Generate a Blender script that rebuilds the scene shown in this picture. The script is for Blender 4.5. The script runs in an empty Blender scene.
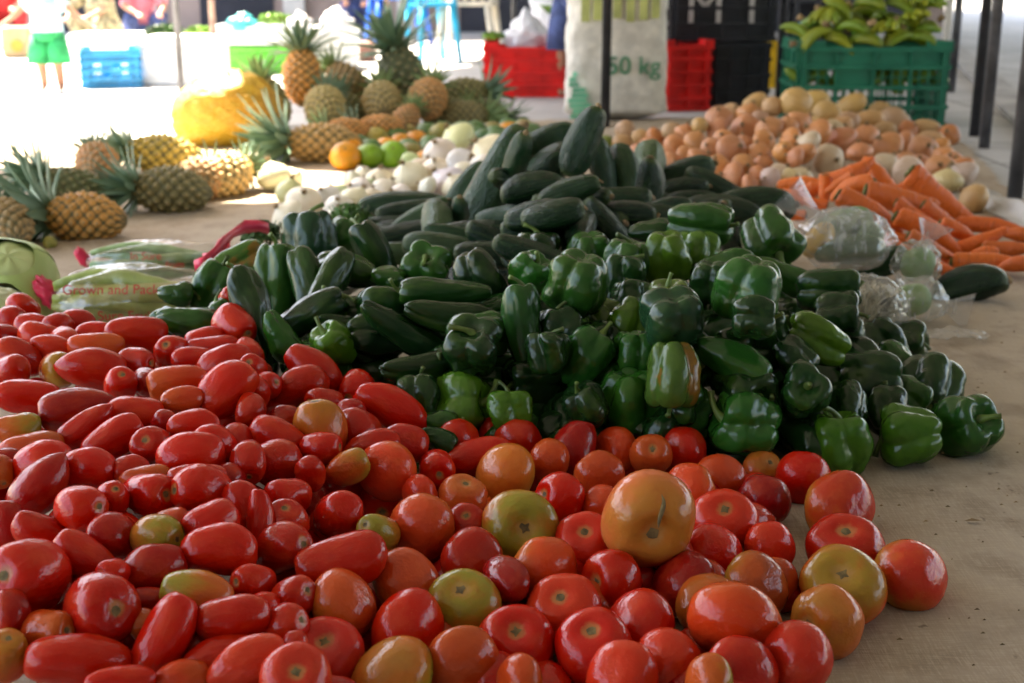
import bpy, bmesh, math, random
import numpy as np
from mathutils import Vector, Matrix, noise, Quaternion
rnd = random.Random(11)
C = bpy.context.scene.collection
S = bpy.context.scene
PI = math.pi
# ------------------------------------------------------------------ camera
F = 1300.0; W0, H0 = 1024, 683
TH = math.atan(371/1300.0)
CH = 0.686
cam_d = bpy.data.cameras.new('camera'); cam = bpy.data.objects.new('camera', cam_d); C.objects.link(cam)
cam.location = (0, 0, CH); cam.rotation_euler = (PI/2 - TH, 0, 0)
cam_d.sensor_width = 36; cam_d.lens = 36*F/1024
cam_d.clip_start = .05; cam_d.clip_end = 400
cam_d.dof.use_dof = True; cam_d.dof.focus_distance = 1.5; cam_d.dof.aperture_fstop = 6.5
S.camera = cam
# ------------------------------------------------------------------ light
SUN_EL, SUN_AZ = math.radians(60), math.radians(128)      # azimuth measured from +X towards +Y: back left
sdir = Vector((math.cos(SUN_EL)*math.cos(SUN_AZ), math.cos(SUN_EL)*math.sin(SUN_AZ), math.sin(SUN_EL)))
w = bpy.data.worlds.new('World'); S.world = w; w.use_nodes = True
nt = w.node_tree; bg = nt.nodes['Background']
sk = nt.nodes.new('ShaderNodeTexSky'); sk.sky_type = 'NISHITA'; sk.sun_disc = False
sk.sun_elevation = SUN_EL; sk.sun_rotation = math.atan2(sdir.x, sdir.y)
sk.dust_density = 2.5; sk.air_density = 1.0
nt.links.new(sk.outputs[0], bg.inputs[0]); bg.inputs[1].default_value = 0.12
sd = bpy.data.lights.new('sun', 'SUN'); sd.energy = 4.8; sd.angle = math.radians(.6); sd.color = (1, .96, .88)
sun = bpy.data.objects.new('sun', sd); C.objects.link(sun)
sun.rotation_euler = (-sdir).to_track_quat('-Z', 'Y').to_euler()
S.view_settings.view_transform = 'Standard'; S.view_settings.look = 'None'
S.view_settings.gamma = 1; S.view_settings.exposure = 3.12
S.view_settings.use_white_balance = True; S.view_settings.white_balance_temperature = 7700; S.view_settings.white_balance_tint = 12
S.render.engine = 'CYCLES'
S.cycles.use_denoising = True
S.cycles.max_bounces = 8; S.cycles.transparent_max_bounces = 16
S.cycles.diffuse_bounces = 4; S.cycles.glossy_bounces = 3
S.cycles.sample_clamp_indirect = 6
S.cycles.caustics_reflective = False; S.cycles.caustics_refractive = False

# ------------------------------------------------------------------ helpers
UP = Vector((0, math.sin(TH), math.cos(TH))); FW = Vector((0, math.cos(TH), -math.sin(TH))); RT = Vector((1, 0, 0))
def ray(px, py):
    return FW + RT*((px-512)/F) + UP*((341.5-py)/F)
def at(px, py, h=0.0):
    r = ray(px, py); k = (h-CH)/r.z
    return Vector((0, 0, CH)) + r*k
def depth(p): return (p - Vector((0, 0, CH))).dot(FW)
def project(p):
    v = p - Vector((0, 0, CH)); d = v.dot(FW)
    return 512 + F*v.x/d, 341.5 - F*v.dot(UP)/d
def basis(p):
    t = (Vector((0, 0, CH)) - p).normalized()
    r = UP.cross(t).normalized(); u = t.cross(r).normalized()
    return r, u, t
def axis_quat(a, roll):
    return a.to_track_quat('Z', 'Y') @ Quaternion((0, 0, 1), roll)

def mesh(name, V, Fc, smooth=True, mats=()):
    m = bpy.data.meshes.new(name); m.from_pydata([tuple(v) for v in V], [], Fc); m.validate(); m.update()
    if smooth: m.polygons.foreach_set('use_smooth', [True]*len(m.polygons))
    for x in mats: m.materials.append(x)
    return m
def put(name, m, parent=None, loc=(0, 0, 0), mat=None):
    o = bpy.data.objects.new(name, m); C.objects.link(o); o.location = loc
    if mat is not None:
        if len(m.materials) == 0: m.materials.append(mat)
    if parent is not None: o.parent = parent
    return o
def empty(name, loc=(0, 0, 0), rz=0):
    o = bpy.data.objects.new(name, None); C.objects.link(o); o.location = loc; o.rotation_euler = (0, 0, rz)
    o.empty_display_size = .02
    return o
def tag(o, label=None, cat=None, group=None, kind=None):
    if label: o['label'] = label
    if cat: o['category'] = cat
    if group: o['group'] = group
    if kind: o['kind'] = kind
    return o
class MB:
    def __init__(s): s.v = []; s.f = []
    def add(s, V, Fc):
        b = len(s.v); s.v += [tuple(v) for v in V]; s.f += [tuple(i+b for i in f) for f in Fc]; return s
    def box(s, x0, x1, y0, y1, z0, z1):
        V = [(x, y, z) for z in (z0, z1) for y in (y0, y1) for x in (x0, x1)]
        return s.add(V, [(0, 2, 3, 1), (4, 5, 7, 6), (0, 1, 5, 4), (2, 6, 7, 3), (0, 4, 6, 2), (1, 3, 7, 5)])
    def tube(s, pts, rad, n=10, cap=True):
        pts = [Vector(p) for p in pts]; k = len(pts)
        if not hasattr(rad, '__len__'): rad = [rad]*k
        V = []; prev = None
        for i, p in enumerate(pts):
            t = (pts[min(i+1, k-1)] - pts[max(i-1, 0)]).normalized()
            if prev is None:
                a = Vector((0, 0, 1)) if abs(t.z) < .9 else Vector((1, 0, 0))
                u = t.cross(a).normalized()
            else: u = (prev - t*prev.dot(t)).normalized()
            prev = u; v = t.cross(u)
            for j in range(n):
                q = 2*PI*j/n; V.append(p + (u*math.cos(q) + v*math.sin(q))*rad[i])
        Fc = [(i*n+j, i*n+(j+1) % n, (i+1)*n+(j+1) % n, (i+1)*n+j) for i in range(k-1) for j in range(n)]
        if cap: Fc += [tuple(range(n-1, -1, -1)), tuple((k-1)*n+j for j in range(n))]
        return s.add(V, Fc)
    def mesh(s, name='m', smooth=False, mats=()): return mesh(name, s.v, s.f, smooth, mats)
def closed(fn, nu=28, nv=20):
    """closed surface: fn(phi, a) with a 0 (top pole) .. pi (bottom pole)"""
    V = [fn(0, 0)]
    for i in range(1, nv):
        for j in range(nu): V.append(fn(2*PI*j/nu, PI*i/nv))
    V.append(fn(0, PI)); n = len(V)-1
    Fc = [(0, 1+j, 1+(j+1) % nu) for j in range(nu)]
    for i in range(nv-2):
        a = 1+i*nu; b = a+nu
        Fc += [(a+j, b+j, b+(j+1) % nu, a+(j+1) % nu) for j in range(nu)]
    a = 1+(nv-2)*nu
    Fc += [(a+(j+1) % nu, a+j, n) for j in range(nu)]
    return V, Fc
def nz(v, s=1.0, off=0): return noise.noise(Vector(v)*s + Vector((off*7.3, off*3.1, off*1.7)))

# ------------------------------------------------------------------ materials
class NB:
    def __init__(s, name):
        s.m = bpy.data.materials.new(name); s.m.use_nodes = True; s.t = s.m.node_tree
        s.p = s.t.nodes['Principled BSDF']; s.out = s.t.nodes['Material Output']
    def n(s, typ, **kw):
        x = s.t.nodes.new('ShaderNode'+typ)
        for k, v in kw.items():
            if isinstance(v, (int, float, str, bool)) and hasattr(x, k): setattr(x, k, v)
        return x
    def l(s, a, b): s.t.links.new(a, b)
    def val(s, inp, v):
        if hasattr(v, 'is_linked') or hasattr(v, 'links'): s.l(v, inp)
        else: inp.default_value = v
    def math(s, op, a, b=0.0, c=None, clamp=False):
        x = s.n('Math'); x.operation = op; x.use_clamp = clamp; s.val(x.inputs[0], a); s.val(x.inputs[1], b)
        if c is not None: s.val(x.inputs[2], c)
        return x.outputs[0]
    def mix(s, f, a, b, mode='MIX'):
        x = s.n('Mix'); x.data_type = 'RGBA'; x.blend_type = mode; s.val(x.inputs[0], f)
        for i, q in ((6, a), (7, b)):
            if isinstance(q, (tuple, list)): x.inputs[i].default_value = (*q[:3], 1)
            else: s.l(q, x.inputs[i])
        return x.outputs[2]
    def noise(s, scale, vec=None, detail=3, rough=.55, w=None):
        x = s.n('TexNoise'); x.inputs['Scale'].default_value = scale; x.inputs['Detail'].default_value = detail
        x.inputs['Roughness'].default_value = rough
        if vec is not None: s.l(vec, x.inputs['Vector'])
        return x.outputs[0]
    def ramp(s, f, a, b):
        x = s.n('MapRange'); s.val(x.inputs[0], f); x.inputs[1].default_value = a; x.inputs[2].default_value = b
        x.interpolation_type = 'SMOOTHSTEP'
        return x.outputs[0]
    def bump(s, h, strength=.2, dist=.01):
        x = s.n('Bump'); x.inputs['Strength'].default_value = strength; x.inputs['Distance'].default_value = dist
        s.l(h, x.inputs['Height']); s.l(x.outputs[0], s.p.inputs['Normal'])
    def set(s, **kw):
        for k, v in kw.items():
            i = s.p.inputs[k]
            if hasattr(v, 'links') and hasattr(v, 'is_output'): s.l(v, i)
            elif isinstance(v, tuple) and len(v) == 3 and k != 'Normal': i.default_value = (*v, 1)
            else: i.default_value = v
        return s.m
def world_vec(b, scale=1.0):
    """object coordinates shifted by each object's random number, so copies differ"""
    tc = b.n('TexCoord'); oi = b.n('ObjectInfo')
    x = b.n('VectorMath'); x.operation = 'ADD'; b.l(tc.outputs['Object'], x.inputs[0])
    y = b.n('Combine'+'XYZ'); r = b.math('MULTIPLY', oi.outputs['Random'], 37.0)
    for i in range(3): b.l(r, y.inputs[i])
    b.l(y.outputs[0], x.inputs[1]); return x.outputs[0], tc, oi
def simple(name, col, rough=.6, var=.12, scale=6.0, bump=0.0, **kw):
    b = NB(name); v, tc, oi = world_vec(b)
    n_ = b.noise(scale, v, 4)
    dark = tuple(c*(1-var*2) for c in col); lite = tuple(min(1, c*(1+var)) for c in col)
    b.set(**{'Base Color': b.mix(b.ramp(n_, .3, .7), dark, lite), 'Roughness': rough})
    if bump: b.bump(b.noise(scale*4, v, 4), bump, .01)
    b.set(**kw)
    return b.m

def mat_tomato():
    b = NB('tomato_skin'); v, tc, oi = world_vec(b)
    sep = b.n('SeparateXYZ'); b.l(tc.outputs['Object'], sep.inputs[0])
    n1 = b.noise(2.2, v, 3); n2 = b.noise(55, v, 2)
    base = oi.outputs['Color']
    # ripening: shoulders round the stem end (+z) stay yellow green, by the amount in the object's alpha
    z = b.math('ADD', sep.outputs[2], b.math('MULTIPLY', b.math('SUBTRACT', n1, .5), 1.3))
    k = b.math('MULTIPLY', b.ramp(z, -.28, .52), oi.outputs['Alpha'], clamp=True)
    k2 = b.math('MULTIPLY', b.ramp(z, -.75, .35), b.math('MULTIPLY', oi.outputs['Alpha'], .75), clamp=True)
    c = b.mix(k2, base, (.56, .10, .012)); c = b.mix(k, c, (.26, .22, .025))
    c = b.mix(b.math('MULTIPLY', b.ramp(n1, .45, .75), .35), c, (.60, .07, .02))
    sp = b.ramp(n2, .66, .74)
    c = b.mix(b.math('MULTIPLY', sp, .25), c, (.72, .32, .10))
    n3 = b.noise(7, v, 5)
    c = b.mix(b.math('MULTIPLY', b.ramp(n3, .55, .8), .22), c, (.25, .012, .012))
    rr_ = b.math('SQRT', b.math('ADD', b.math('POWER', sep.outputs[0], 2.0), b.math('POWER', sep.outputs[1], 2.0)))
    cork = b.math('MULTIPLY', b.math('SUBTRACT', 1.0, b.ramp(b.math('ADD', rr_, b.math('MULTIPLY', b.math('SUBTRACT', n3, .5), .12)), .07, .15)), b.ramp(sep.outputs[2], .1, .3), clamp=True)
    c = b.mix(b.math('MULTIPLY', cork, .6), c, (.42, .24, .08))
    b.set(**{'Base Color': c, 'Roughness': b.math('ADD', .10, b.math('MULTIPLY', n3, .18)), 'Specular IOR Level': .34,
             'Subsurface Weight': .0})
    b.bump(b.noise(3.5, v, 3), .12, .03)
    return b.m
def mat_pepper():
    b = NB('pepper_skin'); v, tc, oi = world_vec(b)
    n1 = b.noise(2.0, v, 3); n3 = b.noise(9, v, 4); n4 = b.noise(70, v, 2)
    base = oi.outputs['Color']
    c = b.mix(b.math('MULTIPLY', b.ramp(n1, .5, .75), .4), base, (.05, .12, .010))
    c = b.mix(b.math('MULTIPLY', b.ramp(n3, .5, .8), .4), c, (.008, .045, .012))
    k = b.math('MULTIPLY', b.ramp(n1, .53, .60), oi.outputs['Alpha'], clamp=True)
    c = b.mix(k, c, (.36, .09, .015))
    b.set(**{'Base Color': c, 'Roughness': b.math('ADD', .15, b.math('MULTIPLY', n3, .14)), 'Specular IOR Level': .38})
    b.bump(b.math('ADD', b.noise(2.6, v, 2), b.math('MULTIPLY', n4, .008)), .16, .05)
    return b.m
def mat_cuke():
    b = NB('cucumber_skin'); v, tc, oi = world_vec(b)
    sep = b.n('SeparateXYZ'); b.l(tc.outputs['Object'], sep.inputs[0])
    st = b.n('TexNoise'); mp = b.n('Mapping'); mp.inputs['Scale'].default_value = (14, 14, 1.2)
    b.l(v, mp.inputs[0]); b.l(mp.outputs[0], st.inputs[0]); st.inputs['Scale'].default_value = 1.0
    n4 = b.noise(26, v, 2)
    c = b.mix(b.ramp(st.outputs[0], .5, .8), oi.outputs['Color'], (.022, .062, .020))
    end = b.ramp(b.math('ABSOLUTE', sep.outputs[2]), .40, .5)
    c = b.mix(b.math('MULTIPLY', end, .45), c, (.09, .13, .035))
    c = b.mix(b.math('MULTIPLY', b.ramp(n4, .70, .76), .35), c, (.08, .12, .06))
    b.set(**{'Base Color': c, 'Roughness': .25, 'Specular IOR Level': .3})
    b.bump(b.math('ADD', n4, b.noise(6, v, 2)), .35, .03)
    return b.m
def mat_onion():
    b = NB('onion_skin'); v, tc, oi = world_vec(b)
    sep = b.n('SeparateXYZ'); b.l(tc.outputs['Object'], sep.inputs[0])
    ang = b.math('ARCTAN2', sep.outputs[0], sep.outputs[1])
    cx = b.n('CombineXYZ'); b.l(b.math('MULTIPLY', ang, 6), cx.inputs[0]); b.l(sep.outputs[2], cx.inputs[1]); b.l(oi.outputs['Random'], cx.inputs[2])
    st = b.noise(2.5, cx.outputs[0], 3); n1 = b.noise(3, v, 4)
    c = b.mix(b.math('MULTIPLY', b.ramp(st, .45, .7), .4), oi.outputs['Color'], (.34, .16, .06))
    c = b.mix(b.math('MULTIPLY', b.ramp(n1, .55, .75), .3), c, (.60, .36, .18))
    b.set(**{'Base Color': c, 'Roughness': .42}); b.bump(st, .2, .02)
    return b.m
def mat_tint(name, rough, dark, f, scale, bump=.1):
    b = NB(name); v, tc, oi = world_vec(b); n1 = b.noise(scale, v, 4)
    c = b.mix(b.math('MULTIPLY', b.ramp(n1, .4, .75), f), oi.outputs['Color'], dark)
    b.set(**{'Base Color': c, 'Roughness': rough}); b.bump(b.noise(scale*5, v, 3), bump, .02)
    return b.m
def mat_carrot():
    b = NB('carrot_skin'); v, tc, oi = world_vec(b)
    mp = b.n('Mapping'); mp.inputs['Scale'].default_value = (1.2, 1.2, 16)
    b.l(v, mp.inputs[0]); x = b.noise(1.6, mp.outputs[0], 3)
    c = b.mix(b.math('MULTIPLY', b.ramp(x, .55, .72), .5), oi.outputs['Color'], (.30, .07, .015))
    b.set(**{'Base Color': c, 'Roughness': .5}); b.bump(x, .35, .03)
    return b.m
def mat_pine():
    b = NB('pineapple_skin'); v, tc, oi = world_vec(b)
    at_ = b.n('Attribute'); at_.attribute_name = 'eye'
    n1 = b.noise(2, v, 3); n2 = b.noise(30, v, 3)
    eye = at_.outputs['Fac']
    c = b.mix(b.ramp(eye, .15, .6), (.11, .10, .045), oi.outputs['Color'])
    c = b.mix(b.math('MULTIPLY', b.ramp(eye, .8, .98), .7), c, (.42, .30, .14))
    c = b.mix(b.math('MULTIPLY', b.ramp(n1, .5, .7), .35), c, (.12, .13, .045))
    c = b.mix(b.math('MULTIPLY', b.ramp(n2, .5, .8), .35), c, (.12, .05, .02))
    b.set(**{'Base Color': c, 'Roughness': .6}); b.bump(n2, .3, .01)
    return b.m
def mat_plastic_film(name='clear_plastic_film', milk=.13, streak=.34):
    b = NB(name); v, tc, oi = world_vec(b)
    tr = b.n('BsdfTransparent'); gl = b.n('BsdfGlossy'); gl.inputs['Roughness'].default_value = .14; gl.inputs[0].default_value = (.7, .7, .7, 1)
    df = b.n('BsdfDiffuse'); df.inputs[0].default_value = (.8, .84, .84, 1)
    lw = b.n('LayerWeight'); lw.inputs[0].default_value = .35
    bp = b.n('Bump'); bp.inputs['Strength'].default_value = .9; bp.inputs['Distance'].default_value = .012
    b.l(b.noise(9, v, 4), bp.inputs['Height'])
    for q in (gl, lw, df): b.l(bp.outputs[0], q.inputs['Normal'])
    m1 = b.n('MixShader'); b.l(b.math('ADD', .05, b.math('MULTIPLY', lw.outputs['Facing'], .40)), m1.inputs[0])
    b.l(tr.outputs[0], m1.inputs[1]); b.l(gl.outputs[0], m1.inputs[2])
    mp = b.n('Mapping'); mp.inputs['Scale'].default_value = (34, 34, 5); b.l(v, mp.inputs[0]); sn = b.noise(1.0, mp.outputs[0], 4, .6)
    m2 = b.n('MixShader'); b.l(b.math('ADD', milk, b.math('MULTIPLY', b.ramp(sn, .54, .68), streak)), m2.inputs[0])
    b.l(m1.outputs[0], m2.inputs[1]); b.l(df.outputs[0], m2.inputs[2])
    b.l(m2.outputs[0], b.out.inputs[0]); return b.m
def mat_burlap():
    b = NB('burlap_cloth'); tc = b.n('TexCoord'); v = tc.outputs['Object']
    def wave(sx, sy, s):
        mp = b.n('Mapping'); mp.inputs['Scale'].default_value = (sx, sy, 1); b.l(v, mp.inputs[0])
        return b.noise(s, mp.outputs[0], 2, .6)
    wv = b.math('MULTIPLY', wave(9, .7, 60), .5); wh = b.math('MULTIPLY', wave(.7, 9, 60), .5)
    weave = b.math('ADD', wv, wh)
    n1 = b.noise(1.6, v, 5); n2 = b.noise(9, v, 5); n3 = b.noise(55, v, 3)
    c = b.mix(b.ramp(n1, .35, .68), (.34, .27, .20), (.47, .395, .31))
    c = b.mix(b.math('MULTIPLY', b.ramp(n2, .48, .72), .5), c, (.19, .135, .09))
    c = b.mix(b.math('MULTIPLY', b.ramp(weave, .45, .62), .55), c, (.50, .42, .32))
    c = b.mix(b.math('MULTIPLY', b.ramp(b.noise(3.2, v, 6, .65), .54, .66), .38), c, (.16, .115, .075))
    c = b.mix(b.math('MULTIPLY', b.ramp(n3, .66, .76), .6), c, (.08, .05, .03))
    b.set(**{'Base Color': c, 'Roughness': .9, 'Specular IOR Level': .2})
    b.bump(b.math('ADD', b.math('MULTIPLY', weave, .5), b.math('MULTIPLY', b.noise(5, v, 4), 1.2)), .5, .006)
    return b.m
def mat_pavement():
    b = NB('pavement'); tc = b.n('TexCoord'); v = tc.outputs['Object']
    br = b.n('TexBrick'); b.l(v, br.inputs[0]); br.inputs['Scale'].default_value = 1.0
    br.inputs['Brick Width'].default_value = .6; br.inputs['Row Height'].default_value = .6; br.offset = 0
    br.inputs['Mortar Size'].default_value = .012
    br.inputs['Color1'].default_value = (.42, .42, .41, 1); br.inputs['Color2'].default_value = (.50, .49, .48, 1)
    br.inputs['Mortar'].default_value = (.22, .21, .20, 1)
    n1 = b.noise(1.2, v, 5)
    c = b.mix(b.math('MULTIPLY', b.ramp(n1, .4, .7), .5), br.outputs[0], (.30, .295, .29))
    b.set(**{'Base Color': c, 'Roughness': .75}); b.bump(b.noise(30, v, 4), .2, .005); return b.m

M = {}
M['tomato'] = mat_tomato(); M['pepper'] = mat_pepper(); M['cuke'] = mat_cuke(); M['onion'] = mat_onion()
M['carrot'] = mat_carrot(); M['pine'] = mat_pine(); M['film'] = mat_plastic_film(); M['film_thin'] = mat_plastic_film('thin_clear_film', .02, .16); M['burlap'] = mat_burlap()
M['pave'] = mat_pavement()
M['scar'] = simple('stem_scar', (.17, .12, .045), .8, .3, 8)
M['stem'] = simple('pepper_stem', (.10, .17, .03), .5, .3, 3)
M['dry'] = simple('dry_stub', (.30, .20, .10), .9, .3, 8)
M['cap'] = simple('carrot_crown', (.12, .12, .03), .9, .3, 8)
M['wonion'] = mat_tint('white_onion_skin', .38, (.52, .50, .28), .35, 3, .15)
M['leaf'] = mat_tint('pineapple_leaf', .5, (.12, .20, .09), .5, 6)
M['peel'] = mat_tint('citrus_peel', .4, (.08, .14, .02), .45, 2.5, .25)
M['fruit'] = mat_tint('banana_peel', .45, (.10, .16, .02), .6, 4)
M['cabbage'] = mat_tint('cabbage_leaf', .5, (.22, .32, .10), .6, 3, .3)
M['herb'] = simple('herb_leaf', (.05, .14, .02), .5, .3, 5)
M['metal'] = simple('grey_pole_metal', (.13, .13, .14), .45, .25, 8, .1, Metallic=.5)
M['metal_dark'] = simple('dark_pole_metal', (.035, .036, .042), .5, .2, 8, .1, Metallic=.3)
M['rust'] = simple('rusty_pole_metal', (.20, .12, .09), .6, .3, 8, .1)
M['green_pl'] = simple('green_crate_plastic', (.005, .15, .085), .42, .12, 9)
M['red_pl'] = simple('red_crate_plastic', (.78, .015, .015), .38, .12, 9)
M['blue_pl'] = simple('blue_crate_plastic', (.0, .30, .62), .4, .1, 9)
M['black_pl'] = simple('black_crate_plastic', (.012, .014, .022), .42, .2, 9)
M['yellow_pl'] = simple('yellow_crate_plastic', (.62, .38, .01), .4, .15, 9)
M['lime_pl'] = simple('lime_crate_plastic', (.08, .52, .03), .4, .1, 9)
M['white_pl'] = simple('white_crate_plastic', (.74, .78, .80), .4, .06, 9)
M['foam'] = simple('white_foam', (.85, .86, .87), .8, .04, 9)
M['card'] = simple('brown_cardboard', (.48, .33, .17), .85, .12, 9)
M['sack'] = simple('woven_sack', (.66, .62, .55), .75, .1, 14, .3)
M['ink_green'] = simple('green_print', (.02, .22, .10), .7, .15, 10)
M['ink_lime'] = simple('lime_print', (.44, .47, .16), .7, .15, 10)
M['ink_mint'] = simple('mint_print', (.16, .55, .34), .7, .15, 10)
M['ink_red'] = simple('red_print', (.55, .03, .03), .6, .1, 10)
M['ink_grey'] = simple('pale_crate_lettering', (.42, .40, .40), .6, .1, 10)
M['orange'] = simple('orange_mark', (.75, .25, .03), .6, .1, 10)
M['pink'] = simple('red_plastic_ribbon', (.8, .03, .10), .35, .12, 5, .2)
M['skin'] = simple('skin', (.42, .20, .12), .55, .06, 4)
M['shorts'] = simple('green_shorts', (.01, .36, .12), .8, .15, 6, .2)
M['shirt'] = simple('pale_blue_shirt', (.50, .72, .76), .8, .08, 6, .2)
M['hair'] = simple('dark_hair', (.02, .015, .012), .6, .1, 8)
M['camo'] = simple('mottled_beige_cloth', (.40, .34, .20), .85, .35, 14, .2)
M['navy'] = simple('navy_cloth', (.05, .08, .22), .8, .25, 10, .2)
M['pinkcloth'] = simple('pink_cloth', (.65, .20, .26), .8, .15, 8, .2)
M['redcloth'] = simple('red_cloth', (.55, .03, .03), .8, .15, 8, .2)
M['blue'] = simple('blue_chair_plastic', (.01, .14, .62), .35, .1, 6)
M['cyan'] = simple('cyan_chair_plastic', (.0, .42, .68), .35, .1, 6)
M['cream'] = simple('cream_chair_plastic', (.72, .66, .56), .4, .06, 6)
M['wall'] = simple('brown_painted_wall', (.34, .25, .21), .85, .15, 2)
M['wall_dark'] = simple('near_black_panel', (.03, .03, .04), .8, .2, 2)  # near-black; the doorways' interior shade is put into this colour
M['pillar'] = simple('pale_plaster', (.62, .58, .52), .85, .1, 2)
M['canopy'] = simple('canopy_sheet', (.16, .17, .18), .7, .15, 1)
b = NB('thin_canopy_sheet'); tr_ = b.n('BsdfTranslucent'); tr_.inputs[0].default_value = (.60, .56, .47, 1)
df_ = b.n('BsdfDiffuse'); df_.inputs[0].default_value = (.22, .21, .18, 1); mx_ = b.n('MixShader'); mx_.inputs[0].default_value = .018
b.l(df_.outputs[0], mx_.inputs[1]); b.l(tr_.outputs[0], mx_.inputs[2]); b.l(mx_.outputs[0], b.out.inputs[0]); M['thin'] = b.m
M['teal'] = simple('teal_plastic_bag', (.05, .45, .48), .3, .2, 8, .5)
M['whitebag'] = simple('white_plastic_bag', (.74, .74, .77), .35, .06, 8, .4)
M['sheet'] = simple('grey_white_plastic_sheet', (.48, .47, .45), .5, .1, 5, .5)
M['limeleaf'] = simple('lime_lettuce', (.22, .42, .05), .5, .3, 12, .3)
b = NB('yellow_net_sack'); v, tc, oi = world_vec(b)
vor = b.n('TexVoronoi'); vor.inputs['Scale'].default_value = 60; b.l(v, vor.inputs[0]); vor.feature = 'DISTANCE_TO_EDGE'
c = b.mix(b.ramp(b.noise(7, v, 3), .35, .7), (.50, .22, .010), (.58, .36, .025))
c = b.mix(b.math('MULTIPLY', b.ramp(vor.outputs[0], .06, .0), .6), c, (.80, .62, .15))
b.set(**{'Base Color': c, 'Roughness': .55}); b.bump(vor.outputs[0], .4, .01); M['net'] = b.m

# ------------------------------------------------------------------ setting
def sheet(name, pts, z, mat, sub=0):
    V = [(p[0], p[1], z) for p in pts]
    m = mesh(name, V, [tuple(range(len(V)))], False, [mat]); o = put(name, m); return o
g = sheet('pavement', [(-60, -20), (60, -20), (60, 90), (-60, 90)], 0, M['pave']); tag(g, kind='structure')
# burlap ground cloth with gentle wrinkles, a grid trimmed to the cloth's outline
def inside(x, y, poly):
    r = False; n = len(poly)
    for i in range(n):
        x1, y1 = poly[i]; x2, y2 = poly[i-1]
        if (y1 > y) != (y2 > y) and x < (x2-x1)*(y-y1)/(y2-y1)+x1: r = not r
    return r
cloth_px = [(-500, 900), (-560, 152), (180, 140), (470, 122), (935, 118), (1040, 222), (1130, 330), (1500, 900)]
cp = [(at(x, y).x, at(x, y).y) for x, y in cloth_px]
NX, NY = 300, 330; xs = np.linspace(-3.2, 2.6, NX); ys = np.linspace(.45, 6.6, NY)
V = []; idx = {}
for j, y in enumerate(ys):
    for i, x in enumerate(xs):
        idx[i, j] = len(V)
        z = .006 + .004*max(0, nz((x*1.1, y*2.2, 0), 3)) + .012*abs(nz((x*.7+y*.3, y*1.4, 3), 2.6)) + .0035*max(0, nz((x, y*1.4, 3), 9)) + .002*max(0, nz((x+y*.5, y, 7), 26))
        V.append((x, y, z))
Fc = []
for j in range(NY-1):
    for i in range(NX-1):
        cx, cy = (xs[i]+xs[i+1])/2, (ys[j]+ys[j+1])/2
        e = .03*nz((cx, cy, 0), 4)
        if inside(cx+e, cy+e, cp): Fc.append((idx[i, j], idx[i+1, j], idx[i+1, j+1], idx[i, j+1]))
used = sorted({k for f in Fc for k in f}); mp_ = {k: n for n, k in enumerate(used)}
V = [V[k] for k in used]; Fc = [tuple(mp_[k] for k in f) for f in Fc]
bc = put('burlap_ground', mesh('burlap_ground', V, Fc, True, [M['burlap']])); tag(bc, kind='structure')
# raised kerb along the walkway
k0, k1 = at(930, 60), at(1075, 260)
dk = (k1-k0).normalized(); nk = Vector((-dk.y, dk.x, 0))
if nk.x < 0: nk = -nk
V = []
for t in (-14, 3.2):
    for q, z in ((0.16, 0), (.16, .03), (.34, .03), (.34, 0)):
        p = k0 + dk*t + nk*q if t < 0 else k1 + dk*t*.3 + nk*q
        V.append((p.x, p.y, z))
kb = put('kerb', mesh('kerb', V, [(0, 1, 5, 4), (1, 2, 6, 5), (2, 3, 7, 6), (0, 3, 2, 1), (4, 5, 6, 7)], False, [simple('kerb_stone', (.40, .38, .36), .85, .15, 5, .2)]))
tag(kb, kind='structure')

# market canopy overhead: shades the stalls, its edge lets the sun onto the plaza at the back left
RZ = 2.75
def g2(px, py): p = at(px, py); return (p.x, p.y)
shade = [(-3.0, -5.0), (-3.0, at(-100, 172).y), g2(-100, 172), g2(120, 168), g2(186, 166), g2(196, 207), g2(338, 203), g2(345, 176), g2(262, 168),
         g2(268, 105), g2(330, 84), g2(470, 66), g2(500, 40), (1.2, 24), (9, 24), (9, -5.0)]
off = Vector((sdir.x, sdir.y, 0))*(RZ/sdir.z)
V = [(x+off.x, y+off.y, RZ) for x, y in shade]; n = len(V)
cn = put('market_canopy', mesh('market_canopy', V, [tuple(range(n))], False, [M['thin']]))
cw_ = MB(); cw_.box(-2.2, 7.5, -1.65, -1.62, .02, RZ-.01)  # unseen sheet added to cut fill light from behind the camera
cu_ = put('added_light_blocker', cw_.mesh('added_light_blocker', False, [M['canopy']])); tag(cu_, 'grey tarpaulin added unseen behind the camera to block front light', 'tarpaulin')
tag(cn, 'grey sheet canopy stretched over the market stalls on metal poles', 'canopy')

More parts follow.
